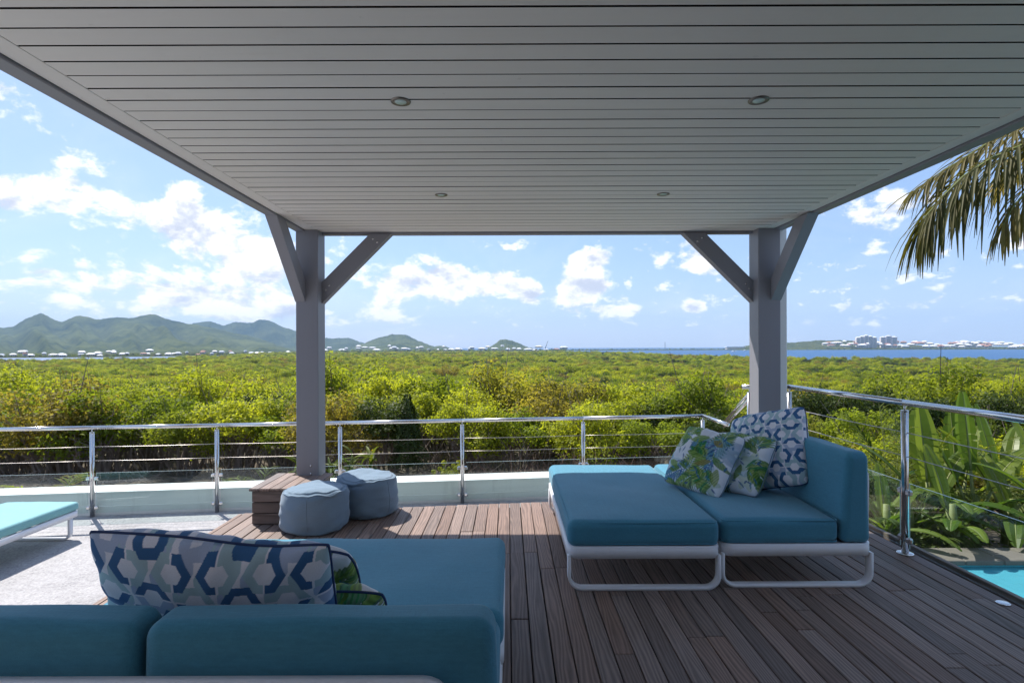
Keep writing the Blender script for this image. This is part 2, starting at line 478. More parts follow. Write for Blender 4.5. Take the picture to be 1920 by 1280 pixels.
def px_at(px, py, d):
    """a point d metres ahead, on the bearing of a picture point (used only to read positions off the photograph)"""
    return ((px - VX) * d / F, d, CAMZ - (py - VY) * d / F)

# ================================================================== TERRAIN AND SEA
SEA = -14.0
def smooth(x, pts):
    xs, ys = zip(*pts); return np.interp(x, xs, ys)
PROF = [(-60, -1.25), (7, -1.25), (11, -1.65), (17, -2.35), (60, -5.4), (150, -9.2), (300, -12.3), (500, -13.2), (3000, -13.2)]
# how far the scrub reaches before the lagoon, by bearing (x/y)
SH = [(-1.6, 480), (-.9, 560), (-.62, 640), (-.5, 900), (-.4, 1500), (-.2, 1700), (.1, 1700), (.2, 1150), (.3, 800), (.42, 640), (.55, 560), (1.0, 520), (1.6, 480)]
gn = fnoise(5)
def gz(x, y):
    z = smooth(y, PROF)
    b = x / max(y, 1.0) if y > 1 else 0
    if y > 60:
        s = smooth(b, SH)
        if y > s: z = min(z, -13.2 - (y - s) * .12)
        z = max(z, -22)
    if y > 9: z += .25 * float(gn((x, y, 0), .35)) * min(1, (y - 9) / 8)
    return float(z)
ys = list(np.linspace(-40, 6, 8)) + list(np.linspace(7, 30, 24)) + list(np.geomspace(32, 2300, 60))
us = np.linspace(-1.0, 1.0, 111)
V = []; Fc = []
for y in ys:
    half = 26 + max(y, 0) * 1.55
    for u in us:
        x = u * half
        V.append((x, y, gz(x, y)))
n = len(us)
for i in range(len(ys) - 1):
    for j in range(n - 1):
        Fc.append((i * n + j, i * n + j + 1, (i + 1) * n + j + 1, (i + 1) * n + j))
# cut the pool hole
PX0, PX1, PY0, PY1 = 3.6, 7.2, 3.6, 6.25
tag(ob('ground', me_new('ground', V, Fc, M['ground'], True)), kind='structure')

def water_mat():
    m, t, p = mat('lagoon_water')
    g = t.node('ShaderNodeNewGeometry')
    n = t.noise(t.scale(g.outputs['Position'], (.05, .22, .1)), 1.0, 4, .6)
    big = t.noise(t.scale(g.outputs['Position'], (.0012, .006, 1)), 1.0, 3, .6)
    c = t.mix(big, (.010, .055, .16), (.025, .11, .25))
    t.l.new(c, p.inputs['Base Color']); p.inputs['Roughness'].default_value = .4; p.inputs['Specular IOR Level'].default_value = .22
    bump(t, p, n, .5, .6); return m
tag(ob('lagoon', me_new('lagoon', [(-26000, 100, SEA), (26000, 100, SEA), (26000, 26000, SEA), (-26000, 26000, SEA)], [(0, 1, 2, 3)], water_mat())), kind='structure')

# far shores: low land the houses stand on
def land_strip(name, pts, depth, m, h=2.2):
    """pts: (px, distance) of the waterline"""
    V = []; Fc = []; f = fnoise(len(name) + len(pts))
    xs = np.linspace(pts[0][0], pts[-1][0], 70); ds = np.interp(xs, [p[0] for p in pts], [p[1] for p in pts])
    for px, d in zip(xs, ds):
        b = (px - VX) / F
        for k, (dd, hh) in enumerate(((0, -.8), (12, .7), (90, h), (depth, h * 1.6), (depth + 60, -1))):
            y = d + dd; V.append((b * y, y, SEA + hh + .5 * float(f((px * .05, k, 0)))))
    for i in range(len(xs) - 1):
        for k in range(4): a = i * 5 + k; Fc.append((a, a + 5, a + 6, a + 1))
    return tag(ob(name, me_new(name, V, Fc, m, True)), kind='structure')
def hill_mat(name, lo, hi, sc=.012):
    m, t, p = mat(name)
    g = t.node('ShaderNodeNewGeometry'); pos = g.outputs['Position']
    a = t.noise(pos, sc * .35, 5, .65); b = t.noise(pos, sc * 3.5, 5, .75); tr = t.noise(pos, sc * 12, 3, .7)
    k = t.m('ADD', t.m('MULTIPLY', a, .6), t.m('ADD', t.m('MULTIPLY', b, .4), t.m('MULTIPLY', tr, .3)))
    c = t.mix(t.mapr(k, .50, .80), lo, hi)
    t.l.new(c, p.inputs['Base Color']); p.inputs['Roughness'].default_value = 1.0; p.inputs['Specular IOR Level'].default_value = 0
    bump(t, p, t.m('ADD', b, t.m('MULTIPLY', tr, .8)), 1.0, 9.0); return m
M['hill'] = hill_mat('green_hillside', (.022, .042, .024), (.17, .19, .065))
M['hillfar'] = hill_mat('far_hillside', (.028, .05, .03), (.13, .15, .065))
M['hump'] = hill_mat('low_headland', (.06, .085, .025), (.17, .175, .05), .03)
M['sand'] = simple('shore_sand', (.45, .42, .33), .95, 0, .05, .3)
land_strip('far_shore_left', [(-200, 1020), (200, 1090), (420, 1280), (560, 1700), (700, 2300), (1060, 2400)], 900, M['hump'])
land_strip('far_shore_right', [(1030, 3000), (1300, 3050), (1420, 2900), (1560, 2750), (2100, 2600)], 700, M['hump'])

def hill(name, prof, dist, base_d, m, seed, rough=1.0, span=None, back=900):
    """prof: (px, py) ridge seen from the terrace; built as a solid relief between base_d and beyond dist"""
    f = fnoise(seed); xs = np.linspace(prof[0][0], prof[-1][0], 230)
    yy = np.interp(xs, [p[0] for p in prof], [p[1] for p in prof])
    k = np.array([0, 1, 3, 1, 0.]); k /= k.sum(); yy = np.convolve(np.pad(yy, 2, mode='edge'), k, 'valid')
    yy += np.array([.9 * abs(f((x * .13, seed, 1))) + .6 * f((x * .42, seed, 5)) + .35 * f((x * 1.1, seed, 3)) for x in xs])
    NT_ = 48; V = []; Fc = []
    for i, px in enumerate(xs):
        b = (px - VX) / F
        H = (VY - yy[i] - .0035 * (px - VX) ) / F * dist + CAMZ - SEA
        e = math.sin(math.pi * min(1, max(0, i / (len(xs) - 1)))) ** .35 if span is None else 1
        for j in range(NT_ + 8):
            tt = j / NT_
            y = base_d + (dist - base_d) * tt if tt <= 1 else dist + back * (tt - 1) * 5
            g = tt ** 1.45 if tt <= 1 else max(0, 1 - (tt - 1) * 4.5)
            rg = (1 - abs(float(f((px * .018 + tt * 1.6, tt * 2.3, seed)))) * 1.0)
            gu = float(f((px * .05 + 1.5 * tt, tt * 3.5, 7)))
            amp = 4 * tt * (1 - tt) if tt < 1 else 0
            gu2 = float(f((px * .13 + 4 * tt, tt * 8, 17)))
            z = H * g * (1 - .62 * amp * (1 - rg) * rough) + H * (.14 * gu + .075 * gu2) * (amp + .12 * (tt > .5)) * rough
            V.append((b * y, y, SEA - 2 + max(z, 0)))
    nr = NT_ + 8
    for i in range(len(xs) - 1):
        for j in range(nr - 1):
            a = i * nr + j; Fc.append((a, a + nr, a + nr + 1, a + 1))
    return tag(ob(name, me_new(name, V, Fc, m, True)), kind='structure')
hill('hills_far_ridge', [(330, 640), (362, 604), (392, 600), (420, 610), (440, 603), (470, 604), (490, 598), (505, 600), (530, 612), (555, 620), (600, 632), (625, 634), (655, 632), (690, 645), (740, 658)], 5200, 3600, M['hillfar'], 3, .9)
hill('hills_left', [(-420, 640), (-300, 610), (-180, 600), (-80, 615), (0, 612), (25, 611), (50, 597), (78, 586), (95, 593), (115, 603), (150, 590), (180, 597), (215, 594), (250, 595), (275, 590), (290, 589), (320, 599), (350, 606), (400, 614), (440, 622), (480, 632), (520, 645), (570, 660)], 3900, 1950, M['hill'], 8, 1.15)
hill('hill_middle', [(640, 662), (680, 643), (710, 632), (735, 626), (760, 627), (790, 640), (815, 649), (830, 646), (845, 652), (870, 660)], 4300, 3000, M['hill'], 13, .8)
hill('hill_small', [(900, 662), (925, 645), (940, 635), (960, 637), (985, 648), (1010, 655), (1030, 660)], 3600, 3000, M['hill'], 21, .7)
hill('headland_right', [(1340, 660), (1380, 651), (1420, 643), (1490, 641), (1540, 637), (1590, 637), (1640, 641), (1700, 645), (1780, 648), (1860, 649), (1960, 650), (2100, 652)], 3000, 2790, M['hump'], 31, .5)

# ================================================================== VEGETATION
rs = np.random.RandomState(11)
def leaf_quads(P, N, size, rg, asp=.5):
    """one folded leaf per point: P (n,3), facing roughly N"""
    n = len(P)
    a = rg.normal(size=(n, 3)); T = a - N * (a * N).sum(1, keepdims=True); T /= np.linalg.norm(T, axis=1, keepdims=True) + 1e-9
    B = np.cross(N, T); s = size * rg.uniform(.6, 1.3, n)[:, None]
    v0 = P - T * s * .5; v2 = P + T * s * .5 - N * s * .12
    v1 = P + B * s * asp * .5 + N * s * .1; v3 = P - B * s * asp * .5 + N * s * .1
    V = np.stack([v0, v1, v2, v3], 1).reshape(-1, 3)
    Fc = np.arange(4 * n).reshape(-1, 4)
    return V, Fc
def np_mesh(name, V, Fc, mats, idx=None, smooth=False):
    me = bpy.data.meshes.new(name)
    V = np.asarray(V, dtype=np.float32); Fc = np.asarray(Fc, dtype=np.int32)
    me.vertices.add(len(V)); me.vertices.foreach_set('co', V.ravel())
    k = Fc.shape[1]
    me.loops.add(len(Fc) * k); me.loops.foreach_set('vertex_index', Fc.ravel())
    me.polygons.add(len(Fc)); me.polygons.foreach_set('loop_start', np.arange(0, len(Fc) * k, k, dtype=np.int32))
    if idx is not None: me.polygons.foreach_set('material_index', np.asarray(idx, dtype=np.int32))
    for m in mats: me.materials.append(m)
    me.update(calc_edges=True); me.validate()
    return me
def bush_parts(seed, Rr, H, nleaf, size, blobs=10, open_=0.0, base=.25, zmin=.06):
    rg = np.random.RandomState(seed)
    cs = []; rr = []
    for k in range(blobs):
        a = rg.uniform(0, 6.28); q = math.sqrt(rg.uniform(0, 1)) * Rr * .72
        z = H * (base + (1 - base) * rg.uniform(.15, .82)) * (1 - .35 * (q / Rr) ** 2)
        cs.append((q * math.cos(a), q * math.sin(a), z)); rr.append(Rr * rg.uniform(.26, .46))
    cs = np.array(cs); rr = np.array(rr)
    k = rg.choice(blobs, nleaf, p=rr ** 2 / (rr ** 2).sum())
    d = rg.normal(size=(nleaf, 3)); d[:, 2] = d[:, 2] * .85 + .25; d /= np.linalg.norm(d, axis=1, keepdims=True)
    f = fnoise(seed + 7)
    rad = rr[k] * (rg.uniform(.0, 1.0, nleaf) ** .33) * (1 + .28 * f(d * 2 + cs[k], 2.0)) * rg.uniform(.85, 1.15, nleaf)
    P = cs[k] + d * rad[:, None] * np.array([1, 1, .78])
    low = P[:, 2] < H * zmin; P[low, 2] = H * (zmin + rg.uniform(0, .25, low.sum()))
    N = d * .5 + rg.normal(size=(nleaf, 3)) * .55 + np.array([-.15, .1, .55]); N /= np.linalg.norm(N, axis=1, keepdims=True)
    LV, LF = leaf_quads(P, N, size, rg)
    SV = []; SF = []
    for c in cs:
        x0, y0 = c[0] * .25 + rg.normal() * .08, c[1] * .25 + rg.normal() * .08
        mid = (c[0] * .5 + rg.normal() * .12 * Rr, c[1] * .5 + rg.normal() * .12 * Rr, c[2] * .5)
        V, Fc = tube([(x0, y0, -.3), mid, tuple(c)], [.035 * Rr, .024 * Rr, .008 * Rr], 4, False)
        b = len(SV); SV += [tuple(v) for v in V]; SF += [tuple(i + b for i in q) for q in Fc]
        for _ in range(3):
            e = c + rg.normal(size=3) * Rr * .3
            V, Fc = tube([mid, tuple((np.array(mid) + e) / 2 + rg.normal(size=3) * .05), tuple(e)], [.014 * Rr, .009 * Rr, .004 * Rr], 3, False)
            b = len(SV); SV += [tuple(v) for v in V]; SF += [tuple(i + b for i in q) for q in Fc]
    return LV, LF, SV, SF
def join_bush(name, parts, leafm):
    LV, LF, SV, SF = parts
    SF4 = [tuple(f) if len(f) == 4 else tuple(f) + (f[-1],) for f in SF]
    b = len(LV)
    V = np.concatenate([LV, np.array(SV)]); Fc = np.concatenate([LF, np.array(SF4) + b])
    return np_mesh(name, V, Fc, [leafm, M['twig']], [0] * len(LF) + [1] * len(SF4))

# individual bushes of the front hedge
BK = []
for i, (lm, Rr, H, nl, sz, bl) in enumerate([('leafB', 1.7, 2.6, 5200, .125, 12), ('leafA', 1.6, 2.4, 5200, .115, 11), ('leafB', 1.9, 2.9, 5600, .135, 13), ('leafA', 1.4, 2.2, 4200, .105, 10), ('leafD', 1.3, 2.5, 4600, .10, 10)]):
    LV, LF, SV, SF = bush_parts(40 + i, Rr, H, nl, sz, bl, base=.40, zmin=.27)
    BK.append((np_mesh('foliage', LV, LF, [M[lm]]), me_new('stem', SV, SF, M['twig'])))
BLAB = ['yellow-green mangrove bush in the dense hedge behind the white wall', 'mid-green mangrove bush in the dense hedge behind the white wall',
        'tall yellow-green mangrove bush in the dense hedge behind the white wall', 'small mid-green mangrove bush in the dense hedge behind the white wall',
        'dark green bush in the dense hedge behind the white wall']
rg = np.random.RandomState(77)
def add_bush(k, x, y, s, rz, label=None, group='bushes of the front hedge', sz=1.0):
    r = empty('mangrove_bush', (x, y, gz(x, y) - .05), rz); r.scale = (s, s, s * sz)
    tag(r, label or BLAB[k], 'bush', group)
    ob('foliage', BK[k][0], r); ob('stem', BK[k][1], r)
    return r
row = []
for r_, (y0, step, hs) in enumerate(((17.0, 1.75, .92), (19.6, 1.9, 1.0), (22.6, 2.3, 1.08))):
    x = -.98 * y0
    while x < .98 * y0:
        yy = y0 + rg.uniform(-.7, .7) + (.035 * x if x > 0 else -.0 * x)
        k = rg.choice(5, p=[.30, .24, .22, .16, .08])
        add_bush(k, x, yy, hs * rg.uniform(.85, 1.15), rg.uniform(0, 6.28))
        x += step * rg.uniform(.8, 1.25)

# the rest of the scrub: nobody could count it
lib = bpy.data.collections.new('scrub_kinds')
def lib_add(name, me):
    o = bpy.data.objects.new(name, me); lib.objects.link(o)
specs = [('leafA', 1.9, 2.6, 2600, .19), ('leafB', 2.1, 2.7, 2600, .20), ('leafA', 1.7, 2.2, 2300, .18), ('leafB', 2.3, 3.0, 2700, .21), ('leafD', 1.8, 2.9, 2300, .18)]
for i, (lm, Rr, H, nl, sz) in enumerate(specs):
    lib_add('scrub_%02d' % i, join_bush('scrub', bush_parts(90 + i, Rr, H, nl, sz, 11), M[lm]))
# bare twiggy shrub
rg2 = np.random.RandomState(3); mb = MB()
for k in range(150):
    a = rg2.uniform(0, 6.28); e = rg2.uniform(.3, 1.4); L = rg2.uniform(.8, 2.2)
    d = Vector((math.cos(a) * math.cos(e), math.sin(a) * math.cos(e), math.sin(e)))
    p0 = Vector((rg2.normal() * .4, rg2.normal() * .4, 0)); p1 = p0 + d * L * .5 + Vector(rg2.normal(size=3) * .12); p2 = p0 + d * L + Vector(rg2.normal(size=3) * .25)
    mb.tube([p0, p1, p2], [.022, .014, .006], 3, False)
lv, lf = leaf_quads(rg2.normal(size=(500, 3)) * np.array([.9, .9, .4]) + np.array([0, 0, 1.3]), np.tile([0, 0, 1.0], (500, 1)), .13, rg2)
b = len(mb.V); Vx = np.concatenate([np.array(mb.V), lv]); f4 = np.array([f if len(f) == 4 else tuple(f) + (f[-1],) for f in mb.F])
lib_add('scrub_%02d' % 5, np_mesh('bare_scrub', Vx, np.concatenate([f4, lf + b]), [M['twig'], M['leafA']], [0] * len(f4) + [1] * len(lf)))

pts = []; scl = []; rot = []; idx = []
patch = fnoise(61); patch2 = fnoise(62)
def scatter(y0, y1, cell, smin, smax):
    y = y0
    while y < y1:
        half = y * 1.08 + 6; c = cell
        x = -half
        while x < half:
            xx = x + rg.uniform(-.45, .45) * c; yy = y + rg.uniform(-.45, .45) * c
            x += c
            b = xx / yy
            if yy > smooth(b, SH) - 6: continue
            # clearing with dry brush seen beyond the first trees
            cl = math.exp(-((xx + 8) / 13.0) ** 2 - ((yy - 62) / 5.0) ** 2)
            if cl > .35: 
                if rg.uniform() < .4: pts.append((xx, yy, gz(xx, yy))); scl.append(rg.uniform(.35, .6)); rot.append(rg.uniform(0, 6.28)); idx.append(5)
                continue
            pn = float(patch((xx, yy, 0), .045)); pn2 = float(patch2((xx, yy, 0), .09))
            right = min(1, max(0, (b - .25) / .5))
            u = rg.uniform()
            if u < .10 + .16 * right + (.25 if pn2 > 1.0 else 0): k = 5
            elif pn > .5: k = rg.choice([1, 3])
            elif pn < -.7: k = rg.choice([0, 2, 4])
            else: k = rg.choice([0, 1, 2, 3, 4], p=[.29, .27, .24, .16, .04])
            s = rg.uniform(smin, smax) * (1 + .18 * pn2) * (1 - .22 * right)
            pts.append((xx, yy, gz(xx, yy) - .1)); scl.append(s); rot.append(rg.uniform(0, 6.28)); idx.append(int(k))
        y += cell * .92
scatter(25.5, 70, 2.1, .6, 1.1)
scatter(70, 170, 2.6, .6, 1.2)
scatter(170, 420, 4.3, .75, 1.7)
scatter(420, 800, 8.0, 1.0, 2.4)
scatter(800, 1700, 17.0, 1.6, 2.6)
# slope right of the house, nearer
for _ in range(150):
    yy = rg.uniform(10.5, 18.0); xx = rg.uniform(.62, 1.05) * yy
    pts.append((xx, yy, gz(xx, yy) - .05)); scl.append(rg.uniform(.22, .5)); rot.append(rg.uniform(0, 6.28)); idx.append(int(rg.choice([0, 1, 3, 5, 5])))
print('scrub instances', len(pts))
def gn_scatter(name, pts, scl, rot, idx, coll):
    me = bpy.data.meshes.new(name); me.from_pydata(pts, [], [])
    for nm, ty, arr in (('iscale', 'FLOAT', scl), ('irot', 'FLOAT', rot), ('iidx', 'INT', idx)):
        a = me.attributes.new(nm, ty, 'POINT'); a.data.foreach_set('value', arr)
    o = ob(name, me)
    ng = bpy.data.node_groups.new(name, 'GeometryNodeTree')
    ng.interface.new_socket('Geometry', in_out='INPUT', socket_type='NodeSocketGeometry'); ng.interface.new_socket('Geometry', in_out='OUTPUT', socket_type='NodeSocketGeometry')
    N = ng.nodes; L = ng.links
    gi = N.new('NodeGroupInput'); go = N.new('NodeGroupOutput'); ip = N.new('GeometryNodeInstanceOnPoints'); ci = N.new('GeometryNodeCollectionInfo')
    ci.inputs['Collection'].default_value = coll; ci.inputs['Separate Children'].default_value = True; ci.inputs['Reset Children'].default_value = True
    def na(nm, ty):
        x = N.new('GeometryNodeInputNamedAttribute'); x.data_type = ty; x.inputs[0].default_value = nm; return x.outputs[0]
    cx = N.new('ShaderNodeCombineXYZ'); L.new(na('irot', 'FLOAT'), cx.inputs[2])
    L.new(gi.outputs[0], ip.inputs['Points']); L.new(ci.outputs[0], ip.inputs['Instance']); ip.inputs['Pick Instance'].default_value = True
    L.new(na('iidx', 'INT'), ip.inputs['Instance Index']); L.new(cx.outputs[0], ip.inputs['Rotation']); L.new(na('iscale', 'FLOAT'), ip.inputs['Scale'])
    L.new(ip.outputs[0], go.inputs[0])
    md = o.modifiers.new('scatter', 'NODES'); md.node_group = ng
    return o
tag(gn_scatter('mangrove_scrub', pts, scl, rot, idx, lib), 'dense mangrove scrub stretching from the hedge to the lagoon', 'scrub', kind='stuff')

# trees dotted along the far shore
pts = []; scl = []; rot = []; idx = []
for _ in range(700):
    px = rg.uniform(-60, 1060); d = np.interp(px, [-200, 200, 420, 560, 700, 1060], [1020, 1090, 1280, 1700, 2300, 2400]) + rg.uniform(14, 260)
    b = (px - VX) / F; pts.append((b * d, d, SEA + 1.0)); scl.append(rg.uniform(.8, 2.0) * (1.0 if px < 560 else 2.1)); rot.append(rg.uniform(0, 6.28)); idx.append(int(rg.choice([4, 2, 0])))
for _ in range(420):
    px = rg.uniform(1040, 1960); d = np.interp(px, [1030, 1300, 1420, 1560, 2100], [3000, 3050, 2900, 2750, 2600]) + rg.uniform(14, 200)
    b = (px - VX) / F; pts.append((b * d, d, SEA + 1.0)); scl.append(rg.uniform(1.5, 3.4)); rot.append(rg.uniform(0, 6.28)); idx.append(int(rg.choice([4, 2, 0])))
tag(gn_scatter('shore_trees', pts, scl, rot, idx, lib), 'dark trees dotted among the houses of the far shore', 'trees', kind='stuff')

# ------------------------------------------------------------------ houses across the water
M['hwall'] = simple('house_wall', (.50, .46, .40), .8, 0, .02, .3)
M['hroof'] = simple('white_roof', (.80, .80, .80), .6, 0, .2, .06)
M['hroof2'] = simple('terracotta_roof', (.42, .20, .13), .8, 0, .2, .15)
M['hwin'] = simple('dark_window', (.04, .05, .06), .2)
mb = MB(); mb.box(-.5, .5, -.35, .35, 0, .55); hw = me_new('wall', mb.V, mb.F, M['hwall'])
hr = me_new('roof', [(-.57, -.42, .55), (.57, -.42, .55), (.57, .42, .55), (-.57, .42, .55), (-.25, 0, .95), (.25, 0, .95)], [(0, 1, 5, 4), (1, 2, 5), (2, 3, 4, 5), (3, 0, 4), (0, 3, 2, 1)], M['hroof'])
hr2 = hr.copy(); hr2.materials[0] = M['hroof2']
win = MB(); win.box(-.36, -.18, -.36, -.352, .14, .42); winm = me_new('window', win.V, win.F, M['hwin'])
def house(px, d, wdt, hgt, z, roof, label, group):
    b = (px - VX) / F; r = empty('house', (b * d, d, z)); r.rotation_euler = (0, 0, math.atan2(-b, 1) + rg.uniform(-.5, .5)); r.scale = (wdt, wdt * .9, hgt)
    tag(r, label, 'house', group)
    ob('wall', hw, r); ob('roof', roof, r)
    for k in range(3): ob('window', winm, r, loc=(k * .27, 0, 0))
for i in range(48):
    px = -20 + 580 * (i + rg.uniform(-.8, 1.6)) / 48; d = np.interp(px, [-200, 200, 420, 560], [1020, 1090, 1280, 1700]) + rg.uniform(16, 70)
    house(px, d, rg.uniform(5, 13), rg.uniform(4.0, 7.5), SEA + .8 + rg.uniform(0, 1) ** 2 * 9, hr if rg.uniform() < .8 else hr2, 'small white house on the waterfront below the green hills' , 'houses below the hills')
for i in range(40):
    px = 600 + 450 * (i + rg.uniform(-1.2, 2.0)) / 40; d = rg.uniform(2330, 2700)
    house(px, d, rg.uniform(12, 32), rg.uniform(8, 14), SEA + 1.5 + rg.uniform(0, 1) ** 2 * 22, hr if rg.uniform() < .9 else hr2, 'low white roofed building beyond the middle of the scrub', 'white buildings beyond the scrub')
for i in range(80):
    px = 1545 + 400 * (i + rg.uniform(0, .9)) / 80; d = np.interp(px, [1420, 1560, 2100], [2900, 2750, 2600]) + rg.uniform(16, 260)
    house(px, d, rg.uniform(15, 34), rg.uniform(9, 16), SEA + 1.0 + max(0, d - 2640) * .10, hr if rg.uniform() < .7 else hr2, 'pale house on the far shore across the blue lagoon, around the towers', 'houses across the lagoon')
# apartment towers and hotel
M['tower'] = simple('tower_wall', (.60, .55, .52), .8, 0, .05, .12)
M['towerw'] = simple('tower_slab', (.78, .77, .75), .7)
def tower(px, d, wdt, floors, label, fh=3.4, wings=3, dep=22, cat='building'):
    b = (px - VX) / F; r = empty('apartment_tower' if floors > 8 else 'hotel', (b * d, d, SEA + 10)); r.rotation_euler = (0, 0, math.atan2(-b, 1) + .25)
    tag(r, label, cat)
    ww = wdt / wings
    for k in range(wings):
        x0 = -wdt / 2 + k * ww; hh = (floors - (abs(k - wings // 2) * 1.5 if floors > 8 else k % 2)) * fh
        m_ = MB(); m_.box(x0, x0 + ww * .96, -dep / 2 + (k % 2) * 3, dep / 2, 0, hh); m_.build('wall', M['tower'], r)
        for f_ in range(int(hh / fh)):
            m_ = MB(); m_.box(x0 + ww * .10, x0 + ww * .84, -dep / 2 + (k % 2) * 3 - 2.0, -dep / 2 + (k % 2) * 3 + .5, f_ * fh + .2, f_ * fh + 1.2); m_.build('balcony', M['towerw'], r)
            m_ = MB(); m_.box(x0 + ww * .14, x0 + ww * .80, -dep / 2 + (k % 2) * 3 - .15, -dep / 2 + (k % 2) * 3 + .5, f_ * fh + 1.25, f_ * fh + 3.1); m_.build('window', M['hwin'], r)
        m_ = MB(); m_.add([(x0, -dep / 2, hh), (x0 + ww * .96, -dep / 2, hh), (x0 + ww * .96, dep / 2, hh), (x0, dep / 2, hh), (x0 + ww * .48, 0, hh + 5)], [(0, 1, 4), (1, 2, 4), (2, 3, 4), (3, 0, 4)]); m_.build('roof', M['towerw'], r)
tower(1624, 2880, 92, 18, 'wide stepped apartment tower on the far shore, taller of two', wings=5)
tower(1666, 2860, 72, 17, 'narrower cream apartment tower beside the wide stepped tower', wings=3)
tower(1820, 2900, 135, 8, 'long white hotel block on the shore across the lagoon', wings=6, dep=25)
# long white shed on the headland, boats, masts, crane
r = empty('warehouse', px_at(1378, 655, 2950)); r.location.z = SEA + 4; tag(r, 'long low white shed by the water beyond the scrub', 'shed')
mb = MB(); mb.box(-45, 45, -15, 15, 0, 11); mb.build('wall', M['hwall'], r); mb = MB(); mb.box(-48, 48, -17, 17, 11.1, 14); mb.build('roof', M['hroof'], r)
for px, d, lab in ((1376, 1900, 'small white motor boat on the blue lagoon'), (1397, 2300, 'distant white boat on the lagoon near the shed')):
    b = (px - VX) / F; r = empty('motor_boat', (b * d, d, SEA)); r.rotation_euler = (0, 0, .3); tag(r, lab, 'boat')
    me = me_new('hull', [(-8, -1.6, 0), (6, -1.6, 0), (9, 0, 0), (6, 1.6, 0), (-8, 1.6, 0), (-8, -2.2, 2), (7, -2.2, 2.2), (11, 0, 2.6), (7, 2.2, 2.2), (-8, 2.2, 2)],
                [(0, 1, 6, 5), (1, 2, 7, 6), (2, 3, 8, 7), (3, 4, 9, 8), (4, 0, 5, 9), (5, 6, 7, 8, 9), (4, 3, 2, 1, 0)], M['hroof']); ob('hull', me, r)
    mb = MB(); mb.box(-4, 3, -1.5, 1.5, 2, 4.2, .3); mb.build('cabin', M['hroof'], r)
def mast(px, y0, y1, d, lab):
    p = px_at(px, y0, d); q = px_at(px, y1, d); mb = MB(); mb.tube([(0, 0, 0), (0, 0, (q[2] - p[2]))], .9, 5)
    for k in range(4): mb.box(-3, 3, -.3, .3, (q[2] - p[2]) * (.3 + .18 * k), (q[2] - p[2]) * (.3 + .18 * k) + .8)
    o = mb.build('radio_mast', M['black']); o.location = p; tag(o, lab, 'mast')
mast(1247, 657, 642, 2900, 'thin dark radio mast on the far low shore')
p = px_at(1022, 660, 2300); r = empty('crane', p); tag(r, 'slanting grey crane jib above the white roofs', 'crane')
mb = MB(); mb.tube([(0, 0, -10), (0, 0, 14)], 1.6, 6); mb.build('tower', M['towerw'], r); mb = MB(); mb.tube([(0, 0, 13), (12, 0, 45)], [1.5, .6], 5); mb.build('jib', M['black'], r)

# ================================================================== TERRACE
FL = -0.45                      # lower terrace level
def back_y(x): return 5.14 + .126 * x          # slanting rear edge of the deck
WA = .126; wang = math.atan(WA)
RY = 6.87
def rail_y(x): return RY + WA * x
# lower terrace floor
V = [(-14, -6, FL), (2.6, -6, FL), (2.6, rail_y(2.6) + .2, FL), (-14, rail_y(-14) + .2, FL)]
Vb = [(x, y, FL - .6) for x, y, z in V]
tag(ob('terrace_floor', me_new('terrace_floor', V + Vb, [(0, 1, 2, 3), (0, 4, 5, 1), (1, 5, 6, 2), (2, 6, 7, 3), (3, 7, 4, 0)], M['floor'])), kind='structure')
# parapet with small ledge
def along(x, off): 
    return (x - off * math.sin(wang), rail_y(x) + off * math.cos(wang))
r = empty('parapet_wall', (0, 0, 0)); tag(r, 'low white painted parapet wall with flat top behind the railing', 'wall')
def strip(name, x0, x1, o0, o1, z0, z1, m, parent):
    A = [along(x0, o0), along(x1, o0), along(x1, o1), along(x0, o1)]
    V = [(a, b, z) for z in (z0, z1) for a, b in A]
    return ob(name, me_new(name, V, [(3, 2, 1, 0), (4, 5, 6, 7), (0, 1, 5, 4), (1, 2, 6, 5), (2, 3, 7, 6), (3, 0, 4, 7)], m), parent)
strip('body', -13, 2.62, .075, .40, FL - .7, -.215, M['wall'], r)
strip('capping', -13, 2.62, .068, .41, -.213, -.195, M['wall'], r)
strip('skirting', -13, 2.62, .05, .0745, FL + .001, FL + .10, M['wall'], r)
# return wall on the right
mb = MB(); mb.box(2.625, 2.85, 5.6, rail_y(2.6) + .4, FL - .9, -.2); mb.build('return', M['wall'], r)

# deck: one object per plank
deck = empty('deck', (0, 0, 0)); tag(deck, kind='structure')
DX0, DX1, PW = -2.26, 2.83, .0945
mb = MB()
V = [(DX0 + .02, -6, -.035), (DX1 - .02, -6, -.035), (DX1 - .02, back_y(DX1) - .02, -.035), (DX0 + .02, back_y(DX0) - .02, -.035)]
mb.add(V + [(x, y, FL - .02) for x, y, z in V], [(0, 1, 2, 3), (0, 4, 5, 1), (1, 5, 6, 2), (2, 6, 7, 3), (3, 7, 4, 0)])
mb.build('substructure', M['joist'], deck)
plank_me = {}
def plank_mesh(L):
    if L not in plank_me: plank_me[L] = me_new('plank', *cbox(-PW / 2 + .003, PW / 2 - .003, 0, L, -.028, 0, .003), M['deck'])
    return plank_me[L]
nb = int((DX1 - DX0) / PW); rp = random.Random(4)
for i in range(nb + 1):
    xc = DX0 + PW * (i + .5)
    if xc + PW / 2 > DX1 + .01: break
    y1 = back_y(xc) - .002
    first = True
    while y1 > -1.2:
        L = rp.choice((.95, 1.25, 1.55, 1.85, 2.15))
        if first: L = rp.choice((.45, .75, 1.25, 1.55, 2.15)); first = False
        y0 = y1 - L
        ob('plank', plank_mesh(L), deck, loc=(xc + rp.uniform(-.0008, .0008), y0 + .0015, rp.uniform(-.0022, .0012)))
        y1 = y0 - .002
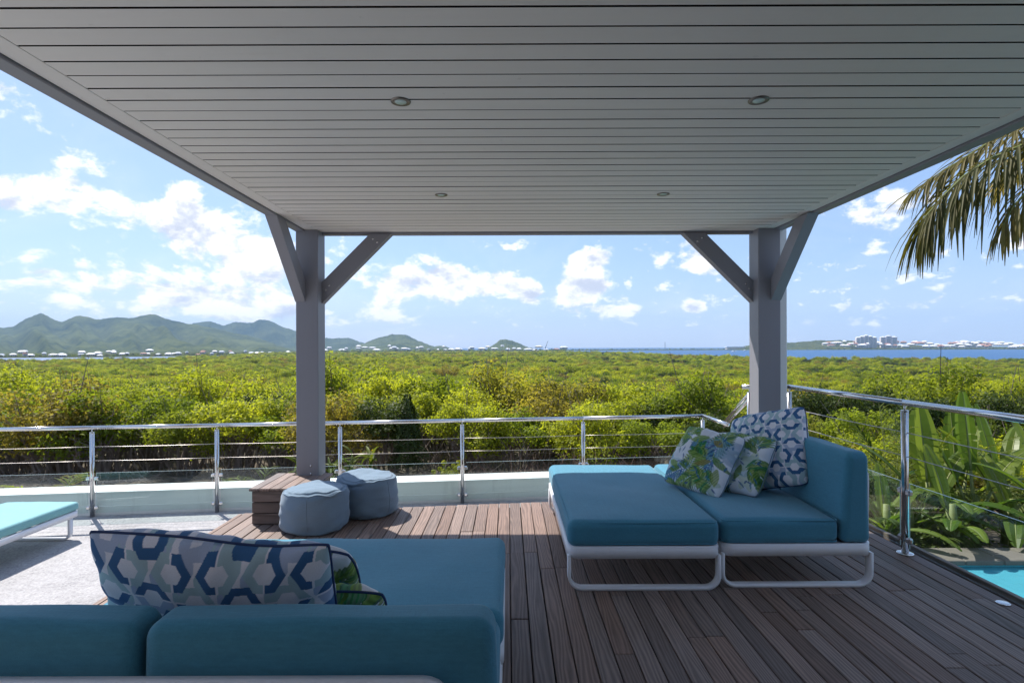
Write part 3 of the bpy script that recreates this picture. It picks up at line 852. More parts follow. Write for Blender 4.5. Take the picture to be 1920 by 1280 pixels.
# edge board along the pool side + fascia
mb = MB(); mb.box(DX1 + .012, DX1 + .045, -4, back_y(DX1), -.30, -.004, .003); mb.build('fascia', M['deck'], deck)
mb = MB(); mb.box(DX0 - .04, DX0 - .006, -4, back_y(DX0) - .01, -.30, -.004, .003); mb.build('fascia', M['deck'], deck)
# stair treads down to the lower terrace on the right
for k in range(2):
    mb = MB(); y0 = back_y(2.2) + .03 + .30 * k; mb.box(1.0, 2.55, y0, y0 + .29, -.15 * (k + 1) - .028, -.15 * (k + 1), .003); mb.build('tread', M['deckx'], deck)
# round deck spot light set in the boards
me = me_new('deck_spotlight', *lathe([(.0, .0), (.034, .0), (.034, .004), (.028, .006), (.0, .005)], 20), M['steel'], True)
tag(ob('deck_spotlight', me, loc=(2.69, 3.10, .0005)), 'small round steel spotlight set into the deck near the pool', 'light')

# ------------------------------------------------------------------ roof
CZ = CAMZ + 1.045
roof = empty('veranda_roof', (0, 0, 0)); tag(roof, 'white boarded veranda ceiling with grey edge beams', 'roof')
XL, XR = -1.69, 2.263
LXL, LXR = -1.790, 2.350; YB = 5.12; Y0 = -4.0
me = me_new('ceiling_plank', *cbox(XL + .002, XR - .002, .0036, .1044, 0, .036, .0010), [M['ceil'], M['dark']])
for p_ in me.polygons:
    if abs(p_.normal.y) > .6: p_.material_index = 1  # plank sides coloured dark so the gaps look deeply shaded
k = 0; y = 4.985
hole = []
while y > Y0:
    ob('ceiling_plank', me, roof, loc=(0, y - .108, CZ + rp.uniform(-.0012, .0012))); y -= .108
mb = MB(); mb.box(LXL + .004, LXR - .004, Y0, YB - .003, CZ + .075, CZ + .09); mb.build('gap_shade_sheet', M['dark'], roof)  # dark sheet that paints in the unlit space above the gaps
mb = MB(); mb.box(LXL + .004, XL, Y0, YB - .004, CZ - .001, CZ + .018, .002); mb.build('edge_trim', M['ceil'], roof)
mb = MB(); mb.box(XR, LXR - .004, Y0, YB - .004, CZ - .001, CZ + .018, .002); mb.build('edge_trim', M['ceil'], roof)
mb = MB(); mb.box(XL + .002, XR - .002, 4.988, YB - .004, CZ - .0005, CZ + .018, .002); mb.build('edge_trim', M['ceil'], roof)
mb = MB(); mb.box(LXL - .085, LXL, Y0, 5.20, CZ - .014, CZ + .20, .004); mb.build('edge_beam', M['grey'], roof)
mb = MB(); mb.box(LXR, LXR + .085, Y0, 5.20, CZ - .014, CZ + .20, .004); mb.build('edge_beam', M['grey'], roof)
mb = MB(); mb.box(LXL + .002, LXR - .002, YB, YB + .08, CZ - .020, CZ + .20, .004); mb.build('edge_beam', M['grey'], roof)
# roof sheet with overhanging eaves above the beams (never below the line of sight)
mb = MB(); mb.box(LXL - .58, LXR + .10, Y0, 5.92, CZ + .28, CZ + .36, .01); mb.build('eaves_slab', M['wall'], roof)

# recessed downlights
M['aged'] = simple('aged_chrome', (.22, .20, .18), .35, 1.0, 60, .3)
tm = me_new('ring', *lathe([(.030, -.003), (.041, -.004), (.043, 0), (.043, .004), (.030, .004)], 28), M['aged'], True)
gm = me_new('lens', *lathe([(.0, -.001), (.024, -.001), (.026, .001), (.0, .002)], 24), M['glassedge'], True)
bm_ = me_new('baffle', *lathe([(.0, -.0022), (.031, -.0022), (.031, -.0018), (.0, -.0018)], 24), M['black'])
for x, y, lab in ((-.452, 2.41, 'round ceiling downlight above the near turquoise ottoman'), (1.064, 2.41, 'round ceiling downlight above the bare deck in front of the long ottoman'),
                  (-.4535, 3.88, 'round ceiling downlight above the open deck beside the poufs'), (1.06, 3.88, 'round ceiling downlight above the long turquoise ottoman')):
    r = empty('ceiling_downlight', (x, y, CZ - .001)); tag(r, lab, 'light')
    ob('ring', tm, r); ob('baffle', bm_, r); ob('lens', gm, r, loc=(0, 0, -.0028))

# posts with knee braces
def post(name, x0, x1, y0, y1, zb, label, side):
    r = empty(name, ((x0 + x1) / 2, (y0 + y1) / 2, zb)); tag(r, label, 'post')
    ox, oy = (x0 + x1) / 2, (y0 + y1) / 2
    mb = MB(); mb.box(x0 - ox, x1 - ox, y0 - oy, y1 - oy, 0, CZ - .002 - zb, .005); mb.build('shaft', M['grey'], r)
    # brace along the rear beam
    t_ = .135; rise = .62
    zt = CZ - .021 - zb; q = t_ * math.sqrt(2)
    xi = (x1 - ox) if side < 0 else (x0 - ox); sg = 1 if side < 0 else -1
    yA, yB = 5.195 - .09 - oy, 5.195 - oy
    prof = [(0, -rise), (0, -rise + q), (rise - q, 0), (rise, 0)]
    V = [(xi + sg * a, yy, zt + b) for yy in (yA, yB) for a, b in prof]
    Fc = [(0, 1, 2, 3), (7, 6, 5, 4), (0, 4, 5, 1), (1, 5, 6, 2), (2, 6, 7, 3), (3, 7, 4, 0)]
    ob('brace', me_new('brace', V, Fc, M['grey']), r)
    zt = CZ - .015 - zb; xo = (x0 - ox - .004) if side < 0 else (x1 - ox + .004); xn = xo + (.088 if side < 0 else -.088)
    yf = y0 - oy
    V = [(xx, yf - a, zt + b) for xx in (xo, xn) for a, b in prof]
    ob('brace', me_new('brace', V, Fc, M['grey']), r)
    sc_me = me_new('screw', *lathe([(.0, 0), (.009, 0), (.008, .0025), (.0, .003)], 10), M['steel'], True)
    for (a, b) in ((.035, -rise + .12), (.065, -rise + .16), (rise - .16, -.045), (rise - .12, -.075)):
        ob('screw', sc_me, r, loc=(xi + sg * a, yA - .0005, CZ - .021 - zb + b), rot=(R(90), 0, 0))
    for z_ in (.75, .82): ob('screw', sc_me, r, loc=(.03 * sg, y0 - oy - .0005, z_), rot=(R(90), 0, 0))
    return r
post('support_post', -1.866, -1.671, 5.0, 5.195, FL, 'grey wooden roof post with two braces rising behind the wooden box', -1)
post('support_post', 2.200, 2.394, 5.0, 5.195, -.02, 'grey wooden roof post with two braces behind the sofa and white downpipe', 1)
mb = MB(); mb.box(2.400, 2.466, 5.03, 5.10, -.02, CZ + .20, .006); o = mb.build('downpipe', M['pipe']); tag(o, 'white square downpipe running down beside the grey post', 'pipe')

# unseen house wall, set close and dark to cut sky light from behind
mb = MB(); mb.box(-9, 8, -1.4, -1.0, FL - .5, CZ - .03); mb.build('wall_rear_unseen', M['gable']); bpy.data.objects['wall_rear_unseen']['kind'] = 'structure'

# ------------------------------------------------------------------ railings
def rail_post(parent, x, y, zb, zt, rot, clamps=True, flange=False):
    mb = MB(); mb.tube([(0, 0, 0), (0, 0, zt - zb - .055)], .0225, 14); o = mb.build('post', M['steel'], parent, True, loc=(x, y, zb))
    mb = MB(); mb.tube([(0, 0, zt - zb - .056), (0, 0, zt - zb - .015)], .007, 8); mb.tube([(0, 0, zt - zb - .057), (0, 0, zt - zb - .050)], .024, 14); mb.build('stem', M['steel'], o, True)
    if flange:
        ob('flange', me_new('flange', *lathe([(.052, 0), (.052, .006), (.046, .011), (.026, .013)], 24), M['steel'], True), o)
    if clamps:
        for z in (.10, .42):
            for s in (-1, 1):
                me = me_new('clamp', *cbox(.018, .062, -.016, .016, z - .020, z + .020, .009), M['steel'])
                ob('clamp', me, o, rot=(0, 0, rot + (math.pi if s < 0 else 0)))
    return o
def railing(name, label, P, zb, zt, glass=True, flange=False, skip=(), wires=(.62, .775), ext=0.0, side=0):
    r = empty(name, (P[0][0], P[0][1], zb)); tag(r, label, 'railing')
    O = Vector((P[0][0], P[0][1], zb)); Q = [Vector((p[0], p[1], zb)) - O for p in P]
    for i, q in enumerate(Q):
        d = (Q[min(i + 1, len(Q) - 1)] - Q[max(i - 1, 0)]); a = math.atan2(d.y, d.x)
        if i not in skip: rail_post(r, q.x, q.y, 0, zt - zb, a, glass, flange)
    a = [(q.x, q.y, zt - zb) for q in Q]
    if ext: 
        d = (Q[0] - Q[1]).normalized(); a[0] = (Q[0].x + d.x * ext, Q[0].y + d.y * ext, zt - zb)
    for i in range(len(a) - 1):
        mb = MB(); mb.tube([a[i], a[i + 1]], .0215, 16); mb.build('handrail', M['steel'], r, True)
    for i in range(len(Q) - 1):
        d = (Q[i + 1] - Q[i]); L = d.length; u = d / L; n_ = Vector((-u.y, u.x, 0))
        for z in wires:
            mb = MB(); s = [Q[i] + u * (L * f) + Vector((0, 0, z - .006 * math.sin(math.pi * f))) for f in (0, .25, .5, .75, 1)]; mb.tube(s, .0028, 5); mb.build('cable', M['cable'], r, True)
        if glass and L > .5:
            A = Q[i] + u * .045; B = Q[i + 1] - u * .045; h = .004
            V = [A - n_ * h, B - n_ * h, B + n_ * h, A + n_ * h]; V = [v + Vector((0, 0, .045)) for v in V] + [v + Vector((0, 0, .485)) for v in V]
            me = me_new('glass_panel', V, [(3, 2, 1, 0), (4, 5, 6, 7), (0, 1, 5, 4), (1, 2, 6, 5), (2, 3, 7, 6), (3, 0, 4, 7)], [M['glass'], M['glassedge']])
            me.polygons[1].material_index = 1
            for k in (3, 5): me.polygons[k].material_index = 1
            ob('glass_panel', me, r)
    return r
def bx(px):
    c = (px - VX) / F; return c * RY / (1 - c * WA)
xs = [bx(p) for p in (-345, -75, 172, 406, 637, 866, 1093, 1317)]
railing('glass_railing', 'long steel and glass railing standing in front of the low white wall', [(x, rail_y(x)) for x in xs], FL, FL + .985)
railing('glass_railing', 'short steel handrail returning from the long railing towards the steps', [(bx(1317) + .001, rail_y(bx(1317))), (bx(1317) + .005, 6.35)], FL, FL + .985, glass=False, skip=(0, 1))
railing('glass_railing', 'polished steel and glass railing along the deck edge above the pool', [(2.68, 5.43), (2.68, 3.85), (2.68, 2.25), (2.68, .6)], 0, 1.02, flange=True, wires=(.66, .82))
railing('glass_railing', 'short steel rail behind the grey post at the head of the steps', [(2.30, 5.43), (2.675, 5.43)], 0, 1.02, glass=False, skip=(1,), wires=(.66, .82), ext=.07)
r = empty('stair_handrail', (2.36, 5.47, 0)); tag(r, 'slanting double steel handrail going down the steps behind the post', 'handrail')
for dz in (0, -.055):
    mb = MB(); mb.tube([(0, 0, 1.0 + dz), (.17, 1.2, .53 + dz)], .016, 12); mb.build('handrail', M['steel'], r, True)

# ================================================================== FURNITURE
def loop_path(x0, x1, z0, z1, rad, y=0):
    """U-shaped sled leg in the x-z plane, open at the top"""
    P = [(x0, y, z1)]
    for k in range(9):
        a = math.pi + (math.pi / 2) * k / 8; P.append((x0 + rad + rad * math.cos(a), y, z0 + rad + rad * math.sin(a)))
    for k in range(9):
        a = 1.5 * math.pi + (math.pi / 2) * k / 8; P.append((x1 - rad + rad * math.cos(a), y, z0 + rad + rad * math.sin(a)))
    P.append((x1, y, z1)); return P
def rr_path(hx, hy, rad, z):
    P = []
    for cx, cy, a0 in ((hx - rad, hy - rad, 0), (-hx + rad, hy - rad, 90), (-hx + rad, -hy + rad, 180), (hx - rad, -hy + rad, 270)):
        for k in range(7): a = R(a0 + 15 * k); P.append((cx + rad * math.cos(a), cy + rad * math.sin(a), z))
    return P
def module(name, label, loc, rz, W, Dp, backrest=False, group=None):
    """W along local x (length 1.6), Dp local y; backrest on local -y side"""
    r = empty(name, loc, rz); tag(r, label, 'ottoman' if not backrest else 'sofa')
    hx, hy = W / 2, Dp / 2
    V, Fc = sweep_rect(rr_path(hx - .012, hy - .012, .06, .222), .068, .024, (0, 0, 1), True)
    ob('frame', me_new('frame', V, Fc, M['white'], True), r)
    mb = MB(); mb.box(-hx + .02, hx - .02, -hy + .02, hy - .02, .235, .249); mb.build('base_panel', M['white'], r)
    for sx in (-1, 1):
        V, Fc = sweep_rect([(p[1], p[0], p[2]) for p in loop_path(-hy + .010, hy - .010, .009, .20, .075)], .050, .018, (1, 0, 0))
        ob('leg', me_new('leg', V, Fc, M['white'], True), r, loc=(sx * (hx - .035), 0, 0))
    def seam(parent, sx_, sy_):
        for zz in (.061, -.061):
            ob('seam', me_new('seam', *tube(rr_path(sx_ - .0125, sy_ - .0125, .034, zz), .0042, 6, False, True), M['teal'], True), parent)
    if not backrest:
        V, Fc = rbox(hx - .004, hy - .004, .074, .045, .010, 16, int(hx * 100) + 5)
        seam(ob('seat_cushion', me_new('seat_cushion', V, Fc, M['teal'], True), r, loc=(0, 0, .326)), hx - .004, hy - .004)
    else:
        bt = .185
        V, Fc = rbox(hx - .004, hy - bt / 2 - .002, .074, .045, .010, 16, 77)
        seam(ob('seat_cushion', me_new('seat_cushion', V, Fc, M['teal'], True), r, loc=(0, bt / 2, .326)), hx - .004, hy - bt / 2 - .002)
        for s in (-1, 1):
            V, Fc = rbox(hx / 2 - .004, .088, .265, .042, .004, 12, 31 + s, .005)
            zz = (V[:, 2] + .265) / .53
            V[:, 1] = V[:, 1] * (1 - .32 * zz) - .012 * zz
            ob('back_cushion', me_new('back_cushion', V, Fc, M['teal'], True), r, loc=(s * hx / 2, -hy + .100, .518))
        P = [(-hx + .10, -hy - .006, .25)]
        for k in range(7): a = math.pi - (math.pi / 2) * k / 6; P.append((-hx + .16 + .06 * math.cos(a), -hy - .010, .612 + .06 * math.sin(a)))
        for k in range(7): a = math.pi / 2 - (math.pi / 2) * k / 6; P.append((hx - .16 + .06 * math.cos(a), -hy - .010, .612 + .06 * math.sin(a)))
        P.append((hx - .10, -hy - .006, .25))
        V, Fc = sweep_rect(P, .030, .020, (0, 1, 0)); ob('back_frame', me_new('back_frame', V, Fc, M['white'], True), r)
    return r
LEN = 1.60; DP = .885
# right-hand pair: long sides run away from the camera
module('ottoman', 'long turquoise ottoman on white sled legs beside the sofa at the railing', (.338 + DP / 2, 3.265 + LEN / 2, .001), R(90), LEN, DP)
module('sofa', 'turquoise sofa with three cushions on white legs by the deck railing', (1.237 + DP / 2, 3.30 + LEN / 2, .001), R(90), LEN, DP, True)
# near pair, seen from behind
module('sofa', 'turquoise sofa seen from behind with cushions leaning on its backrest', (-.03 - LEN / 2, 1.245 + DP / 2, .001), 0, LEN, DP, True)
module('ottoman', 'turquoise ottoman pushed against the sofa seen from behind', (-.02 - LEN / 2, 2.14 + DP / 2, .001), 0, LEN, DP)

# cushions --------------------------------------------------------
WHT = np.array((.80, .80, .86)); NAVY = np.array((.045, .14, .31)); SAGE = np.array((.40, .55, .60)); GRY = np.array((.42, .50, .66)); TEALC = np.array((.12, .33, .40))
def hex_print(U, V, a):
    """interlaced half-hexagon links in navy, sage and grey; U,V in metres"""
    px, py = .120, .158
    out = np.tile(WHT, (len(U), 1))
    for par in (0, 1):
        u = U / px + par * .5; v = V / py + par * .5
        iu = np.round(u); iv = np.round(v); du = (u - iu) * px; dv = (v - iv) * py
        odd = ((iu + iv) % 2 == 0)
        if par == 0: first = dv > 0; along = np.abs(dv)
        else: first = du > 0; along = np.abs(du)
        hx = np.maximum(np.abs(dv), np.abs(du) * .866 + np.abs(dv) * .5)
        ring = (hx > .0255) & (hx < .0480)
        A = np.where(odd[:, None], NAVY, SAGE) if par == 0 else np.where(odd[:, None], NAVY, SAGE)
        B = np.where(odd[:, None], GRY, NAVY) if par == 0 else np.where(odd[:, None], SAGE, NAVY)
        c = np.where(first[:, None], A, B)
        msk = ring & (along > .0028)
        out[msk] = c[msk]
        # long arms that run on under the neighbouring link
        s = du * .5 * (1 if par == 0 else -1) + dv * .866
        arm = (np.abs(np.abs(du) * .866 + dv * np.sign(du) * (1 if par == 0 else -1) * .5 - .0370) < .0112) & (hx >= .0480) & (hx < .063)
        arm &= np.abs(out - WHT).sum(1) < 1e-6
        out[arm] = np.where(odd[:, None], GRY, SAGE)[arm]
    return out
def leaf_print(U, V, a, seed):
    rg = np.random.RandomState(seed); out = np.tile(np.array((.72, .77, .83)), (len(U), 1)).astype(float)
    GR = [np.array(c) for c in ((.14, .30, .05), (.26, .44, .09), (.06, .20, .05), (.34, .46, .16), (.04, .27, .09))]
    BLU = [np.array(c) for c in ((.05, .20, .42), (.10, .34, .52), (.03, .12, .34), (.20, .42, .50))]
    def stroke(x0, y0, ang, L, wd, c, al):
        dx, dy = U - x0, V - y0; s = dx * math.cos(ang) + dy * math.sin(ang); q = -dx * math.sin(ang) + dy * math.cos(ang)
        q = q - .18 * L * (s / L) ** 2
        tt = np.clip(s / L, 0, 1); w_ = wd * np.sin(np.pi * np.clip(tt, .02, .98)) ** .7
        m_ = ((s > 0) & (s < L) & (np.abs(q) < w_)); tex = .75 + .25 * np.sin(s * 260 + q * 420 + x0 * 90)
        out[m_] = out[m_] * (1 - al) + (c * tex[m_][:, None]) * al
    for k in range(5):      # washes
        x0, y0 = rg.uniform(-a, a, 2); rr = rg.uniform(.05, .11); m_ = ((U - x0) ** 2 + (V - y0) ** 2 < (rr * (1 + .3 * np.sin(5 * np.arctan2(V - y0, U - x0)))) ** 2)
        c = (GR + BLU)[rg.randint(9)]; out[m_] = out[m_] * .62 + c * .38
    for k in range(15):      # palm fronds
        x0, y0 = rg.uniform(-a, a, 2); a0 = rg.uniform(0, 6.28); L = rg.uniform(.16, .30); pal = GR if rg.uniform() < .72 else BLU
        for j in range(13):
            s = L * j / 13; bx_, by_ = x0 + s * math.cos(a0), y0 + s * math.sin(a0)
            for sd_ in (-1, 1): stroke(bx_, by_, a0 + sd_ * (1.05 - .04 * j), (.105 * (1 - .045 * j)), .0105, pal[rg.randint(len(pal))], .88)
        stroke(x0, y0, a0, L * 1.05, .004, pal[0], .9)
    for k in range(10):      # broad leaves
        x0, y0 = rg.uniform(-a, a, 2); stroke(x0, y0, rg.uniform(0, 6.28), rg.uniform(.09, .15), .026, (GR + [np.array((.30, .28, .08))])[rg.randint(6)], .85)
    for k in range(50):
        x0, y0 = rg.uniform(-a, a, 2); stroke(x0, y0, rg.uniform(0, 6.28), rg.uniform(.02, .05), .006, BLU[rg.randint(4)], .8)
    return out
def pillow(name, label, a, T, prt, M4, pipe, seed, n=150, b=None, bend=0.0, wk=1.0):
    b = b or a
    u = np.sin(np.linspace(-math.pi / 2, math.pi / 2, n)) * .35 + np.linspace(-1, 1, n) * .65
    Ug, Vg = np.meshgrid(u, u, indexing='ij'); f = fnoise(seed)
    prof = (np.clip(1 - Ug ** 2, 0, 1) * np.clip(1 - Vg ** 2, 0, 1)) ** .36
    X = a * Ug * (1 - .035 * (1 - Vg ** 2)) * np.sqrt(1 - .13 * wk * Vg ** 6); Y = b * Vg * (1 - .035 * (1 - Ug ** 2)) * np.sqrt(1 - .13 * wk * Ug ** 6)
    X = X + .008 * f(np.stack([Vg * 2, Ug, 0 * Ug], -1), 1.3) * a / .25; Y = Y + .010 * f(np.stack([Ug * 2, Vg, 3 + 0 * Ug], -1), 1.3) * a / .25
    allV = []; cols = []
    for s in (1, -1):
        P = np.stack([X, Y, np.zeros_like(X)], -1)
        wr = (.013 * f(P, 13.0) + .007 * f(P + 5, 30.0)) * wk
        edge = np.clip(1 - np.maximum(np.abs(Ug), np.abs(Vg)), 0, 1)
        cr = .010 * np.sin(np.arctan2(Vg, Ug) * 22 + 3 * f(P, 6)) * np.exp(-(edge / .22)) * (edge > 0)
        Z = s * (T * prof) + (wr + cr * .6) * prof ** .5 * s + bend * (Ug ** 2 + .4 * Vg ** 2) + .010 * wk * f(P, 5)
        allV.append(np.stack([X, Y, Z], -1).reshape(-1, 3))
        cc = prt((X * (1 + .08 * prof)).ravel() * s + .021, (Y * (1 + .08 * prof)).ravel() + .013, a); cols.append(cc)
    Vv = np.concatenate(allV); N = n * n
    i, j = np.meshgrid(np.arange(n - 1), np.arange(n - 1), indexing='ij'); q = (i * n + j).ravel()
    F1 = np.stack([q, q + n, q + n + 1, q + 1], 1); F2 = np.stack([q, q + 1, q + n + 1, q + n], 1) + N
    me = np_mesh(name, Vv, np.concatenate([F1, F2]), [M['print']])
    me.polygons.foreach_set('use_smooth', [True] * len(me.polygons))
    ca = me.color_attributes.new('print', 'FLOAT_COLOR', 'POINT'); cc = np.concatenate(cols); cc = np.concatenate([cc, np.ones((len(cc), 1))], 1)
    ca.data.foreach_set('color', cc.astype(np.float32).ravel())
    r = bpy.data.objects.new(name, None); C.objects.link(r); r.matrix_world = M4; tag(r, label, 'cushion')
    ob('cover', me, r)
    g = allV[0].reshape(n, n, 3); ring = list(g[0, :-1]) + list(g[:-1, -1]) + list(g[-1, :0:-1]) + list(g[:0:-1, 0])
    ring = ring[::3]
    ob('piping', me_new('piping', *tube(ring, .0040, 6, False, True), pipe, True), r)
    return r
def pose(loc, xdir, ydir):
    """cushion frame: local x along xdir, local y (up the cushion) along ydir"""
    x = Vector(xdir).normalized(); y = Vector(ydir); y = (y - x * y.dot(x)).normalized(); z = x.cross(y)
    m_ = Matrix((x, y, z)).transposed().to_4x4(); m_.translation = Vector(loc); return m_
hexp = lambda U, V, a: hex_print(U, V, a)
SH_ = .402
# near sofa: big geometric cushion against the backrest, two leaf cushions behind it
pillow('cushion', 'large geometric blue and white cushion with navy piping on the near sofa', .312, .085, hexp, pose((-.775, 1.56, .665), (1, .0, -.05), (0, -.40, .90)), M['navy'], 3, 330, .285, wk=.45)
pillow('cushion', 'green leaf print cushion standing behind the large geometric cushion', .25, .065, lambda U, V, a: leaf_print(U, V, a, 5), pose((-.70, 1.80, .63), (1, .0, -.03), (0, -.66, .72)), M['navy'], 4, 130, .275)
pillow('cushion', 'small green leaf print cushion tucked beside the large geometric cushion', .175, .06, lambda U, V, a: leaf_print(U, V, a, 9), pose((-.52, 1.645, .60), (1, .06, -.05), (0, -.6, .8)), M['navy'], 6, 130)
# right sofa
pillow('cushion', 'geometric blue and white cushion on the railing sofa behind two leaf cushions', .285, .095, hexp, pose((1.83, 4.02, .675), (.62, -.72, .25), (.28, .34, .95)), M['navy'], 8, 240)
pillow('cushion', 'watercolour leaf cushion standing nearest the long ottoman', .24, .085, lambda U, V, a: leaf_print(U, V, a, 21), pose((1.375, 4.02, .605), (.55, -.78, -.06), (.52, .30, .80)), M['denim'], 11, 140)
pillow('cushion', 'watercolour leaf cushion between the geometric cushion and the other leaf cushion', .225, .085, lambda U, V, a: leaf_print(U, V, a, 33), pose((1.60, 3.98, .595), (.60, -.75, -.02), (.50, .30, .80)), M['denim'], 12, 140)

# poufs ----------------------------------------------------------
def pouf(label, x, y, rad, h, rz, seed):
    r = empty('pouf', (x, y, .001), rz); tag(r, label, 'pouf'); f = fnoise(seed)
    nA = 96; prof = []
    for k in range(9): a = R(-90 + 10 * k); prof.append((rad - .045 + .045 * math.cos(a), .045 + .045 * math.sin(a)))
    for z in np.linspace(.06, h - .05, 9): prof.append((rad + .012 * math.sin(math.pi * z / h), z))
    for k in range(1, 7): a = R(15 * k); prof.append((rad - .035 + .035 * math.cos(a), h - .04 + .035 * math.sin(a)))
    for q in np.linspace(.86, .0, 14): prof.append((max(rad * q, .001), h - .006 + .024 * (1 - q ** 2) ** 1.0))
    V = []
    for (q, z) in prof:
        for k in range(nA):
            a = 2 * math.pi * k / nA; p = np.array((q * math.cos(a), q * math.sin(a), z))
            up = min(1, z / h)
            d = .010 * float(f(p, 9.0)) * 1.3 + .007 * float(f(p * np.array((1, 1, 2.5)), 26.0))
            if z > h - .03: p[2] += d * 1.0 - .012 * math.exp(-((p[0] - .03) ** 2 + p[1] ** 2) / .012) + .0025 * math.sin(a * 14 + 5 * float(f(p, 7))) * math.exp(-((rad * .9 - q) / .06) ** 2)
            else: p[:2] *= 1 + (d * 1.0 + .004 * math.sin(z * 70 + 3 * math.sin(a * 3)) * (1 - up)) / rad
            V.append(tuple(p))
    Fc = []
    for i in range(len(prof) - 1):
        for k in range(nA): k2 = (k + 1) % nA; Fc.append((i * nA + k, i * nA + k2, (i + 1) * nA + k2, (i + 1) * nA + k))
    Fc.append(tuple(range(nA))[::-1])
    ob('cover', me_new('cover', V, Fc, M['denim'], True), r)
    i0 = next(i for i, p_ in enumerate(prof) if p_[1] > h - .02 and p_[0] < rad)
    ring = [Vector(V[i0 * nA + k]) * 1.004 for k in range(nA)]
    ob('seam', me_new('seam', *tube(ring, .0038, 5, False, True), M['denim'], True), r)
    col_ = [Vector(V[i * nA + 70]) * 1.0 for i in range(8, i0)]
    ob('seam', me_new('seam', *tube(col_, .0032, 5), M['denim'], True), r)
pouf('blue-grey fabric pouf in front, standing nearest the turquoise ottoman', -1.515, 4.46, .248, .312, .2, 3)
pouf('blue-grey fabric pouf tucked behind the other pouf beside the wooden box', -1.215, 4.875, .250, .318, 1.1, 9)

# wooden box round the post ---------------------------------------
r = empty('wooden_box', (-1.82, 4.81, .001)); tag(r, 'weathered wooden box of boards built around the foot of the grey post', 'box')
hx, hy, hh = .225, .27, .262
for k in range(3):
    z0 = .004 + k * .088
    for s in (-1, 1):
        ob('board', me_new('board', *cbox(-hx, hx, -.011, .011, z0, z0 + .083, .003), M['deckx']), r, loc=(0, s * hy, 0))
        ob('board', me_new('board', *cbox(-.011, .011, -hy + .012, hy - .012, z0, z0 + .083, .003), M['boxtop']), r, loc=(s * (hx - .011), 0, 0))
for k in range(6):
    w_ = .50 / 6
    y1 = .20 if k in (2, 3) else .285
    # boards stop at the post
    xa = -.25 + k * w_
    post_l, post_r = -1.866 + 1.82, -1.671 + 1.82
    yend = .186 if (xa < post_r and xa + w_ > post_l) else .285
    ob('board', me_new('board', *cbox(xa + .002, xa + w_ - .002, -.285, yend, .266, .287, .003), M['boxtop']), r)

# sun lounger on the lower terrace --------------------------------
r = empty('sun_lounger', (-4.62, 4.70, FL + .001)); tag(r, 'white sun lounger with pale aqua mattress on the grey terrace', 'lounger')
hx, hy = .37, .95
V, Fc = sweep_rect(rr_path(hx - .012, hy - .012, .05, .235), .055, .024, (0, 0, 1), True); ob('frame', me_new('frame', V, Fc, M['white'], True), r)
for s in (-1, 1):
    V, Fc = sweep_rect(loop_path(-hx + .012, hx - .012, .010, .21, .06), .045, .018, (0, 1, 0)); ob('leg', me_new('leg', V, Fc, M['white'], True), r, loc=(0, s * (hy - .12), 0))
V, Fc = rbox(hx - .005, hy - .005, .04, .028, .006, 14, 4); ob('mattress', me_new('mattress', V, Fc, M['aqua'], True), r, loc=(0, 0, .305))
mb = MB()
for k in range(12): y = -hy + .1 + k * .155; mb = MB(); mb.box(-hx + .03, hx - .03, y, y + .05, .235, .25); mb.build('slat', M['white'], r)

# ================================================================== POOL
pool = empty('pool', (0, 0, 0)); tag(pool, kind='structure')
PZ = -1.02
def pool_mat():
    m, t, p = mat('pool_plaster'); g = t.node('ShaderNodeNewGeometry')
    c = t.mix(t.noise(g.outputs['Position'], 2.0, 4, .6), (.09, .56, .68), (.13, .66, .76)); t.l.new(c, p.inputs['Base Color']); p.inputs['Roughness'].default_value = .6; return m
def pool_water():
    m, t, p = mat('pool_water'); t.n.remove(p)
    g = t.node('ShaderNodeNewGeometry')
    tr = t.node('ShaderNodeBsdfTransparent'); tr.inputs[0].default_value = (.75, .96, .98, 1)
    df = t.node('ShaderNodeBsdfDiffuse'); df.inputs[0].default_value = (.11, .47, .60, 1)      # light scattered back by the lit water
    m0 = t.node('ShaderNodeMixShader'); m0.inputs[0].default_value = .72; t.l.new(tr.outputs[0], m0.inputs[1]); t.l.new(df.outputs[0], m0.inputs[2]); tr = m0
    gl = t.node('ShaderNodeBsdfGlossy'); gl.inputs['Roughness'].default_value = .03
    bn = t.node('ShaderNodeBump'); bn.inputs['Strength'].default_value = .25; bn.inputs['Distance'].default_value = .05
    t.l.new(t.noise(g.outputs['Position'], 4.0, 3, .5), bn.inputs['Height']); t.l.new(bn.outputs[0], gl.inputs['Normal'])
    fr = t.node('ShaderNodeFresnel'); fr.inputs[0].default_value = 1.33; t.l.new(bn.outputs[0], fr.inputs['Normal'])
    mx = t.node('ShaderNodeMixShader'); t.l.new(fr.outputs[0], mx.inputs[0]); t.l.new(tr.outputs[0], mx.inputs[1]); t.l.new(gl.outputs[0], mx.inputs[2])
    t.l.new(mx.outputs[0], t.n['Material Output'].inputs[0]); return m
pm = pool_mat()
mb = MB(); mb.box(PX0, PX1, PY0, PY1, PZ - .22, PZ - .20); mb.build('basin_floor', pm, pool)
for a in ((PX0 - .2, PX0, PY0 - .2, PY1 + .2), (PX1, PX1 + .2, PY0 - .2, PY1 + .2), (PX0, PX1, PY0 - .2, PY0), (PX0, PX1, PY1, PY1 + .2)):
    mb = MB(); mb.box(*a, PZ - .45, PZ + .03); mb.build('basin_wall', pm, pool)
M['cope'] = simple('stone_coping', (.17, .145, .125), .8, 0, 8, .25)
for k in range(10):
    L = (PX1 - PX0 + .6) / 10; mb = MB(); mb.box(PX0 - .3 + k * L + .003, PX0 - .3 + (k + 1) * L - .003, PY1 - .05, PY1 + .36, PZ + .032, PZ + .085, .008); mb.build('coping', M['cope'], pool)
